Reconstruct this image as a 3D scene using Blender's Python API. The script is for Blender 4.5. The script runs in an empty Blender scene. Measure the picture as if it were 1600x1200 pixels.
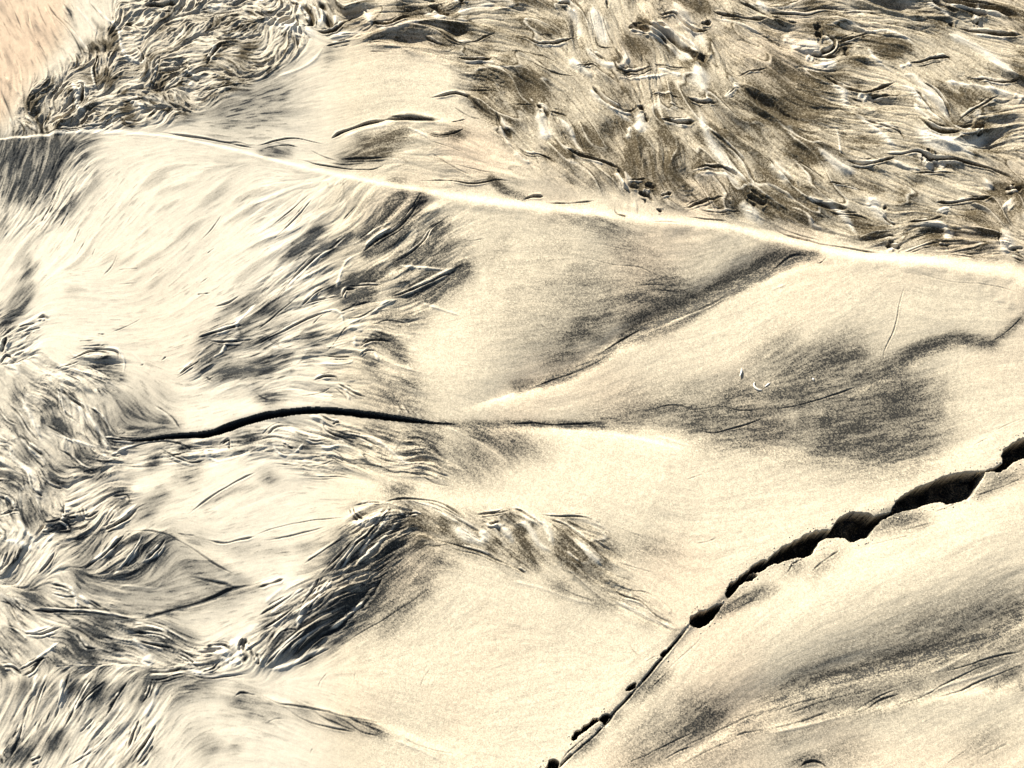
import bpy, math
import numpy as np
S = bpy.context.scene

# ------------------------------------------------------------------ camera, light, exposure
TILT = math.radians(20.0)
LENS = 50.0
CAM_D = 4.444
cam_d = bpy.data.cameras.new('camera')
cam_d.lens = LENS
cam_d.sensor_width = 36.0
cam_d.clip_start = 0.05
cam_d.clip_end = 500.0
cam = bpy.data.objects.new('camera', cam_d)
S.collection.objects.link(cam)
CAM = (0.0, -CAM_D * math.sin(TILT), CAM_D * math.cos(TILT))
cam.location = CAM
cam.rotation_euler = (TILT, 0, 0)
S.camera = cam

SUN_EL = math.radians(28.0)
SUN_AZ = math.radians(-34.0)          # measured from +Y (top of the frame) towards +X; sun stands up and to the left
sd = (math.sin(SUN_AZ) * math.cos(SUN_EL), math.cos(SUN_AZ) * math.cos(SUN_EL), math.sin(SUN_EL))
sun_d = bpy.data.lights.new('sun', 'SUN')
sun_d.energy = 4.6
sun_d.angle = math.radians(0.5)
sun_d.color = (1.0, 0.965, 0.885)
sun = bpy.data.objects.new('sun', sun_d)
S.collection.objects.link(sun)
from mathutils import Vector
sun.rotation_euler = Vector(sd).to_track_quat('Z', 'Y').to_euler()
sun.location = (-3, 4, 5)

world = bpy.data.worlds.new('World')
S.world = world
world.use_nodes = True
wn = world.node_tree
bg = wn.nodes['Background']
sky = wn.nodes.new('ShaderNodeTexSky')
sky.sky_type = 'NISHITA'
sky.sun_disc = False
sky.sun_elevation = SUN_EL
sky.sun_rotation = SUN_AZ
sky.dust_density = 1.6
wn.links.new(sky.outputs['Color'], bg.inputs['Color'])
bg.inputs['Strength'].default_value = 0.05

S.view_settings.view_transform = 'Standard'
S.view_settings.look = 'None'
S.view_settings.gamma = 1.0
S.view_settings.exposure = 1.29

# ------------------------------------------------------------------ ground grid
STEP = 0.0021
X0, X1, Y0, Y1 = -1.95, 1.95, -1.42, 1.58
NX = int(round((X1 - X0) / STEP)) + 1
NY = int(round((Y1 - Y0) / STEP)) + 1
PXM = 0.002                            # metres of sand per traced unit of width
CPP = PXM / STEP
ct, st = math.cos(TILT), math.sin(TILT)
KF = 36.0 / LENS / 1600.0

def ground(u, v):
    """where a sight line through (u, v) of the 1600 x 1200 frame meets the sand"""
    dx = (np.asarray(u, float) - 800) * KF
    dy = -(np.asarray(v, float) - 600) * KF
    wy = dy * ct + st
    wz = dy * st - ct
    t = -CAM[2] / wz
    return CAM[0] + dx * t, CAM[1] + wy * t

def to_grid(u, v):
    x, y = ground(u, v)
    return (x - X0) / STEP, (y - Y0) / STEP

xs = np.linspace(X0, X1, NX)
ys = np.linspace(Y0, Y1, NY)
GX, GY = np.meshgrid(xs, ys)
_ry = GY - CAM[1]
_rz = -CAM[2]
_cy = _ry * ct + _rz * st
_cz = -_ry * st + _rz * ct
U = (800 + (GX - CAM[0]) / (-_cz) / KF).astype(np.float32)
V = (600 - _cy / (-_cz) / KF).astype(np.float32)
del _ry, _cy, _cz

rng = np.random.default_rng(7)
FY = np.fft.fftfreq(NY)[:, None].astype(np.float32)
FX = np.fft.rfftfreq(NX)[None, :].astype(np.float32)
F2 = FX * FX + FY * FY

def blur(a, s):
    return np.fft.irfft2(np.fft.rfft2(a) * np.exp(-2 * math.pi ** 2 * s * s * F2), s=(NY, NX)).astype(np.float32)

def noise(s):
    a = blur(rng.standard_normal((NY, NX)).astype(np.float32), s)
    return a / a.std()

def sstep(x, a, b):
    t = np.clip((x - a) / (b - a), 0, 1)
    return t * t * (3 - 2 * t)

def poly(pts, soft=0.0):
    """mask of a closed outline, in traced frame units"""
    P = np.array(pts, float)
    ins = np.zeros((NY, NX), bool)
    # crossings only inside the outline's own box
    m = (U >= P[:, 0].min()) & (U <= P[:, 0].max()) & (V >= P[:, 1].min()) & (V <= P[:, 1].max())
    uu, vv = U[m], V[m]
    r = np.zeros(uu.shape, bool)
    for i in range(len(P)):
        (a, b), (c, d) = P[i], P[(i + 1) % len(P)]
        if b == d:
            continue
        cond = (b > vv) != (d > vv)
        r ^= cond & (uu < (c - a) * (vv - b) / (d - b) + a)
    ins[m] = r
    if soft > 0:
        return np.clip(blur(ins.astype(np.float32), soft * CPP), 0, 1)
    return ins

def smooth_line(pts, step=6.0):
    P = np.array(pts, float)
    if len(P) == 2:
        n = max(2, int(np.hypot(*(P[1, :2] - P[0, :2])) / step))
        t = np.linspace(0, 1, n)[:, None]
        return P[0] * (1 - t) + P[1] * t
    Q = np.vstack([2 * P[0] - P[1], P, 2 * P[-1] - P[-2]])
    out = []
    for i in range(1, len(Q) - 2):
        p0, p1, p2, p3 = Q[i - 1], Q[i], Q[i + 1], Q[i + 2]
        n = max(2, int(np.hypot(*(p2[:2] - p1[:2])) / step))
        t = np.linspace(0, 1, n, endpoint=False)[:, None]
        out.append(0.5 * (2 * p1 + (p2 - p0) * t + (2 * p0 - 5 * p1 + 4 * p2 - p3) * t ** 2 + (3 * p1 - p0 - 3 * p2 + p3) * t ** 3))
    out.append(P[-1:])
    return np.vstack(out)

def raster(pts, reach, jitter=0.0):
    """signed distance (in cells, + = right of travel as seen from above), run 0..1, and interpolated third value along a traced line"""
    L = smooth_line(pts)
    gx, gy = to_grid(L[:, 0], L[:, 1])
    if jitter and len(gx) > 3:
        k = np.convolve(rng.standard_normal(len(gx) + 4), np.ones(3) / 3, 'same')[2:-2] * jitter
        tx, ty = np.gradient(gx), np.gradient(gy)
        n = np.hypot(tx, ty) + 1e-6
        gx, gy = gx - ty / n * k, gy + tx / n * k
    W = L[:, 2] if L.shape[1] > 2 else np.ones(len(L))
    r = reach * CPP
    x0 = int(max(0, math.floor(gx.min() - r))); x1 = int(min(NX, math.ceil(gx.max() + r) + 1))
    y0 = int(max(0, math.floor(gy.min() - r))); y1 = int(min(NY, math.ceil(gy.max() + r) + 1))
    if x1 - x0 < 2 or y1 - y0 < 2:
        return None
    D = np.full((y1 - y0, x1 - x0), 1e6, np.float32)
    SG = np.ones_like(D); T = np.zeros_like(D); WW = np.ones_like(D)
    seg = np.hypot(np.diff(gx), np.diff(gy)); cum = np.concatenate([[0], np.cumsum(seg)]); tot = cum[-1] + 1e-6
    for i in range(len(gx) - 1):
        ax, ay, bx, by = gx[i], gy[i], gx[i + 1], gy[i + 1]
        a0 = int(max(x0, math.floor(min(ax, bx) - r))); a1 = int(min(x1, math.ceil(max(ax, bx) + r) + 1))
        b0 = int(max(y0, math.floor(min(ay, by) - r))); b1 = int(min(y1, math.ceil(max(ay, by) + r) + 1))
        if a1 <= a0 or b1 <= b0:
            continue
        X = np.arange(a0, a1, dtype=np.float32)[None, :]; Y = np.arange(b0, b1, dtype=np.float32)[:, None]
        dx, dy = bx - ax, by - ay
        l2 = dx * dx + dy * dy + 1e-9
        t = np.clip(((X - ax) * dx + (Y - ay) * dy) / l2, 0, 1)
        ex, ey = X - (ax + t * dx), Y - (ay + t * dy)
        d = np.sqrt(ex * ex + ey * ey)
        sl = (slice(b0 - y0, b1 - y0), slice(a0 - x0, a1 - x0))
        m = d < D[sl]
        D[sl][m] = d[m]
        SG[sl][m] = np.where((dx * ey - dy * ex)[m] > 0, -1, 1)
        T[sl][m] = ((cum[i] + t * seg[i]) / tot)[m]
        WW[sl][m] = (W[i] + t * (W[i + 1] - W[i]))[m]
    return (slice(y0, y1), slice(x0, x1)), D, SG, T, WW

# ------------------------------------------------------------------ run of the rills over the sand
FLOW = """50,60,62 120,60,58 20,150,62 150,130,-50 250,80,-55 350,60,-45 440,70,-35 330,140,-20 200,180,-25 200,207,4 330,222,12 450,240,10 640,295,13
560,130,-10 650,190,-15 700,150,20 760,170,45 850,230,55 790,265,15 500,20,60 570,30,-20 700,20,10 650,80,8 750,90,10 850,30,25 920,60,65 1000,50,45 1090,80,55
850,110,30 950,130,40 1180,120,40 1200,230,52 1280,260,48 1400,300,35 1000,180,60 900,160,45 1230,300,45 1100,170,80 840,200,75 900,240,50 1000,240,82 1080,200,60 1150,250,50 1250,40,8 1350,30,10 1450,50,25 1550,60,22 1300,80,-12 1330,130,22
1420,140,35 1480,170,50 1550,190,-30 1550,110,35 1250,160,40 1350,230,25 1450,260,15 1550,280,20 1300,300,38 1420,350,-18 1500,360,5 1580,330,60 1250,340,30
30,250,-70 80,320,-65 120,360,-60 30,430,-60 200,300,-50 250,420,-40 130,470,5 200,510,-5 300,380,-50 350,300,-45 450,340,-45 560,330,-48 600,350,-50 640,340,-47
700,350,-40 500,430,-40 400,480,-42 420,520,-28 380,570,-5 470,540,-15 550,480,-28 620,460,-28 680,430,-28 560,410,-35 600,540,25 650,560,10 500,590,5 330,580,-25
800,450,5 1000,400,10 1050,450,-3 1000,490,-20 900,540,-20 850,590,-15 1100,440,-28 1200,400,-25 1000,540,-25 1150,560,-32 1250,560,-35 1350,580,-22 1100,620,-5
1250,640,-10 1380,640,-5 1450,540,-20 20,520,-40 40,620,55 100,600,40 180,580,12 160,660,40 110,650,52 60,680,52 20,740,30 60,780,60 150,760,-35 210,700,-28
300,700,-8 400,690,-5 230,620,40 330,640,-10 450,690,18 520,680,22 600,690,32 680,720,42 750,680,30 800,700,38 850,740,50 700,790,45 640,740,20 500,730,5
400,750,-30 350,770,-30 230,800,-30 120,840,-22 250,870,-50 150,860,-55 60,880,-52 300,840,22 450,820,-12 450,870,-8 380,920,-20 300,940,-12 200,960,5 120,950,5
120,920,38 560,860,-50 500,950,-48 450,1000,-45 600,840,-52 640,870,-50 420,1040,-45 700,820,28 780,850,38 840,830,32 880,850,48 720,860,15 800,880,28 930,930,40
1000,950,35 900,800,10 150,1000,20 100,990,0 40,970,45 50,1010,40 250,980,20 270,1010,35 360,1010,-40 300,1045,-3 100,1080,-70 60,1130,-70 150,1080,-62 180,1140,-48
230,1100,-65 210,1160,-58 20,1180,-70 450,1100,24 550,1130,22 380,1080,18 650,1160,22 1300,1040,-18 1450,1010,-22 1550,1000,-25 1200,1080,-22 1050,1150,-38 1100,1100,-30
1500,1060,-23 1300,1160,-18 1550,1150,-32 1350,900,-25 1200,950,-38 1050,1050,-50 700,950,-40 800,1050,-8 1000,760,15 1200,780,-15 1450,480,10 1350,480,-40"""
q = 8
us, vs = U[::q, ::q], V[::q, ::q]
cx = np.zeros(us.shape); sx = np.zeros(us.shape)
for tok in FLOW.split():
    a, b, c = map(float, tok.split(','))
    w = 1.0 / (((us - a) ** 2 + (vs - b) ** 2) / 1600.0 + 0.15) ** 1.6
    cx += w * math.cos(2 * math.radians(-c)); sx += w * math.sin(2 * math.radians(-c))

def up(a):
    """bilinear enlargement of a coarse field back to the grid"""
    yy = np.arange(NY) / q; xx = np.arange(NX) / q
    y0 = np.minimum(yy.astype(int), a.shape[0] - 2); x0 = np.minimum(xx.astype(int), a.shape[1] - 2)
    fy = (yy - y0)[:, None]; fx = (xx - x0)[None, :]
    A = a[y0][:, x0]; B = a[y0][:, x0 + 1]; Cc = a[y0 + 1][:, x0]; Dd = a[y0 + 1][:, x0 + 1]
    return ((A * (1 - fx) + B * fx) * (1 - fy) + (Cc * (1 - fx) + Dd * fx) * fy).astype(np.float32)

theta0 = 0.5 * np.arctan2(sx, cx)
# (interpolate the doubled-angle vector, not the angle, so the field has no false seams)
nrm = np.hypot(cx, sx) + 1e-9
C2, S2 = up(cx / nrm), up(sx / nrm)

# ------------------------------------------------------------------ regions
R_JUMBLE = [(0, 214), (20, 198), (32, 160), (62, 122), (100, 95), (135, 70), (155, 38), (172, 25), (175, -60), (480, -60), (500, 45), (470, 85), (430, 112), (380, 140), (270, 195), (200, 203)]
R_UPPER = [(470, -200), (1900, -200), (1900, 470), (1600, 408), (1480, 400), (1390, 388), (1300, 372), (1200, 345), (1130, 335), (1040, 318), (960, 300), (870, 285), (800, 240), (760, 190), (715, 150), (720, 110), (690, 88), (600, 75), (505, 62), (480, 30)]
R_FAN = [(650, 190), (700, 180), (760, 200), (800, 240), (860, 285), (700, 292), (560, 255), (520, 235), (600, 190)]
R_MID = [(285, 600), (340, 500), (440, 400), (500, 345), (590, 305), (650, 300), (735, 350), (735, 420), (680, 470), (640, 540), (660, 620), (640, 655), (560, 640), (430, 622)]
R_MIDTOP = [(380, 330), (430, 260), (650, 300), (600, 360), (500, 400), (440, 430)]
R_LEFT = [(-300, 480), (40, 485), (80, 500), (50, 540), (100, 575), (160, 540), (200, 570), (180, 640), (215, 690), (190, 740), (130, 780), (150, 830), (90, 860), (-300, 870)]
R_BAND = [(160, 745), (250, 695), (400, 668), (520, 655), (640, 668), (720, 720), (690, 760), (640, 745), (560, 735), (470, 745), (420, 715), (300, 725), (230, 730)]
R_BAND2 = [(95, 780), (190, 740), (215, 770), (190, 810), (150, 840), (100, 850)]
R_LOWLEFT = [(-300, 840), (180, 832), (270, 840), (240, 880), (200, 910), (180, 960), (260, 975), (300, 1000), (400, 1000), (410, 1050), (300, 1060), (-300, 1065)]
R_RIDGE = [(395, 1055), (380, 1010), (440, 935), (540, 860), (550, 800), (600, 790), (660, 782), (640, 850), (590, 930), (530, 1000), (470, 1030), (420, 1050)]
R_SHOULDER = [(625, 785), (760, 800), (930, 810), (970, 860), (1000, 930), (1065, 985), (1000, 975), (930, 925), (860, 890), (800, 900), (700, 850), (650, 860)]
R_FIBRE = [(-300, 1058), (150, 1050), (270, 1050), (290, 1090), (250, 1150), (205, 1300), (-300, 1300)]
R_PEACH = [(-400, -300), (176, -300), (172, 25), (155, 38), (135, 70), (100, 95), (62, 122), (32, 160), (20, 198), (-10, 214), (-400, 225)]
R_TOPLEFTDARK = [(-300, 222), (140, 212), (150, 270), (110, 350), (60, 370), (-300, 390)]

rough = np.zeros((NY, NX), np.float32)
for pts, a in ((R_JUMBLE, 0.9), (R_UPPER, 0.85), (R_FAN, .22), (R_MID, .38), (R_MIDTOP, .25), (R_LEFT, .62), (R_BAND, .65), (R_BAND2, .7), (R_LOWLEFT, .58), (R_RIDGE, .85), (R_SHOULDER, .55), (R_FIBRE, .36), (R_PEACH, .2), (R_TOPLEFTDARK, .4)):
    rough = np.maximum(rough, a * poly(pts, 9))
fine = np.zeros((NY, NX), np.float32)               # how closely the rills are packed
for pts, a in ((R_JUMBLE, 1.0), (R_UPPER, .17), (R_MID, .35), (R_LEFT, .8), (R_BAND, 1.0), (R_BAND2, 1.0), (R_LOWLEFT, .8), (R_RIDGE, 1.0), (R_FIBRE, .6), (R_SHOULDER, .5), (R_PEACH, .9), (R_TOPLEFTDARK, .9)):
    fine = np.maximum(fine, a * poly(pts, 9))
coarse = 1 - .72 * sstep(blur((U < 560).astype(np.float32), 60), .15, .85)     # coarse grains lie to the right, silt to the left
coarse *= 1 - .5 * poly(R_PEACH, 10)

# wandering of the flow
wob = (noise(16) * .13 + noise(40) * .20) * (.25 + .75 * rough) + noise(8) * .07 * fine * rough
shard = np.clip(poly(R_JUMBLE, 10) + .45 * poly(R_LEFT, 10) + .3 * poly(R_LOWLEFT, 10), 0, 1)
wob *= 1 + 1.0 * poly(R_JUMBLE, 10)
wob += noise(11) * .42 * shard
TH = 0.5 * np.arctan2(S2, C2) + wob
CO = np.cos(TH).astype(np.float32).ravel(); SI = np.sin(TH).astype(np.float32).ravel()
del TH, C2, S2

def streak(src, n, step):
    """smear a noise along the flow, both ways"""
    acc = src.copy().ravel(); s = src.ravel()
    for sgn in (1, -1):
        px = np.tile(np.arange(NX, dtype=np.float32), NY); py = np.repeat(np.arange(NY, dtype=np.float32), NX)
        pc, ps = CO * sgn, SI * sgn
        for k in range(n):
            px += pc * step; py += ps * step
            np.clip(px, 0, NX - 1.01, out=px); np.clip(py, 0, NY - 1.01, out=py)
            idx = (py + .5).astype(np.int32) * NX + (px + .5).astype(np.int32)
            c, t = CO[idx], SI[idx]
            f = np.where(c * pc + t * ps < 0, np.float32(-1), np.float32(1))
            pc, ps = c * f, t * f
            acc += s[idx] * (0.5 + 0.5 * math.cos(math.pi * (k + 1) / (n + 1)))
    a = acc.reshape(NY, NX)
    a -= a.mean()
    return a / a.std()

L1 = streak(noise(.8), 12, 1.1)
L2 = streak(noise(2.2), 18, 1.8)
L3 = streak(noise(5.0), 16, 3.0)
A1 = streak(noise(7.5), 18, 3.8)         # broad folds
B1 = streak(noise(2.6), 20, 2.2)         # folds between them
C1 = streak(noise(1.25), 15, 1.3)         # crumples

def stairs(x, n, sharp):
    qx = x * n
    f = np.floor(qx)
    return (f + sstep(qx - f, 1 - sharp, 1)) / n

# water threads: many drops follow the flow and gather in the low lines
pot = L2 * .8 + L3 * .9 + noise(4) * .5
gyy, gxx = np.gradient(blur(pot, 1.0))
gyy = gyy.ravel().astype(np.float32); gxx = gxx.ravel().astype(np.float32)
wgt = (rough.ravel() > .08).nonzero()[0]
NP = 170000
seed = rng.choice(wgt, NP)
px = (seed % NX).astype(np.float32); py = (seed // NX).astype(np.float32)
sg = np.where(rng.random(NP) < .5, -1, 1).astype(np.float32)
pc, ps = CO[seed] * sg, SI[seed] * sg
DENS = np.zeros(NX * NY, np.float32)
for k in range(150):
    idx = (py + .5).astype(np.int32) * NX + (px + .5).astype(np.int32)
    if k > 15:
        DENS += np.bincount(idx, minlength=NX * NY)
    c, t = CO[idx], SI[idx]
    f = np.where(c * pc + t * ps < 0, np.float32(-1), np.float32(1))
    vx = c * f - 1.6 * gxx[idx]; vy = t * f - 1.6 * gyy[idx]
    n = np.sqrt(vx * vx + vy * vy) + 1e-6
    pc, ps = vx / n, vy / n
    px = np.clip(px + pc, 1, NX - 2.01); py = np.clip(py + ps, 1, NY - 2.01)
DENS = DENS.reshape(NY, NX)
THREAD = blur(np.log1p(np.maximum(blur(DENS, .6), 0)), .5)
THREAD = np.clip((THREAD - blur(THREAD, 9)) / (THREAD[rough > .3].std() + 1e-6), -1, 3)
del DENS

# ------------------------------------------------------------------ relief, in metres
H = np.zeros((NY, NX), np.float32)
H += noise(70) * .004 + noise(28) * .0012
H += L3 * .0003 + noise(2.0) * .00010 * (.4 + .6 * coarse)
def norm(a):
    return a / np.sqrt(blur(a * a, 40) + 1e-4)
B1 = norm(B1 * (1 - shard) + streak(noise(2.6), 7, 1.9) * shard)
C1 = norm(C1 * (1 - shard) + streak(noise(1.3), 6, 1.3) * shard)

def crease(x):
    return 1 - np.sqrt(x * x + .004)
patchy = sstep(noise(22) + .4 * noise(8), -1.1, 1.3)
patchy2 = sstep(noise(16), -.9, 1.2)
big = crease(A1) * .0135 * (.25 + .75 * patchy) + stairs(L3, 1.3, .3) * .0035 * patchy2
mid = crease(B1) * .0054 * (.15 + .85 * patchy2)
sml = crease(C1) * .0026 * (.3 + .7 * patchy)
hair = L1 * .00055 + L2 * .0006
H += rough * (big * (1 - .45 * fine) + mid * (.22 + .83 * fine) + sml * (.25 + .9 * fine) + hair * (.15 + 1.0 * fine) - THREAD * .0009)
H += (1 - rough) * (L2 * .00010 + L1 * .00008)
del big, sml, hair, mid

# ------------------------------------------------------------------ dark grains of the sand, and shade painted in with them
M = np.zeros((NY, NX), np.float32)
mn = .5 + .5 * np.tanh(L3 * .8 + L2 * .6 + noise(9) * .5)
M += .025 + .03 * coarse
tone = np.zeros((NY, NX), np.float32)
for pts, a in ((R_JUMBLE, .36), (R_UPPER, .42), (R_FAN, .08), (R_MID, .09), (R_LEFT, .09), (R_BAND, .12), (R_BAND2, .12), (R_LOWLEFT, .1), (R_RIDGE, .14), (R_SHOULDER, .22), (R_FIBRE, .10), (R_PEACH, .05), (R_TOPLEFTDARK, .16)):
    tone = np.maximum(tone, a * poly(pts, 10))
M += tone * (.55 + .9 * mn) * (.6 + .8 * patchy) + tone * np.clip(THREAD, 0, 2) * .25
rr = np.clip(rough * 1.25, 0, 1)
# shade painted as a dark line beside each small crest, its top kept lighter
crest_paint = lambda x, c, s: np.exp(-((x - c) / s) ** 2)
M += rr * (.7 + .3 * coarse) * (.95 * crest_paint(A1, .21, .085) * (1 - .6 * fine) * (.25 + .75 * patchy) + .95 * crest_paint(B1, .30, .11) * (.2 + .8 * fine) * (.15 + .85 * patchy2) + .6 * crest_paint(C1, .42, .16) * fine * (.3 + .7 * patchy))
M *= 1 - .95 * rr * crest_paint(A1, 0, .12) * (1 - .5 * fine) * (.25 + .75 * patchy)
M *= 1 - .85 * rr * crest_paint(B1, 0, .15) * (.25 + .7 * fine) * (.3 + .7 * patchy2)
M *= 1 - .6 * rr * crest_paint(C1, 0, .2) * fine
STAIN_SHADE = np.zeros((NY, NX), np.float32)

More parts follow.
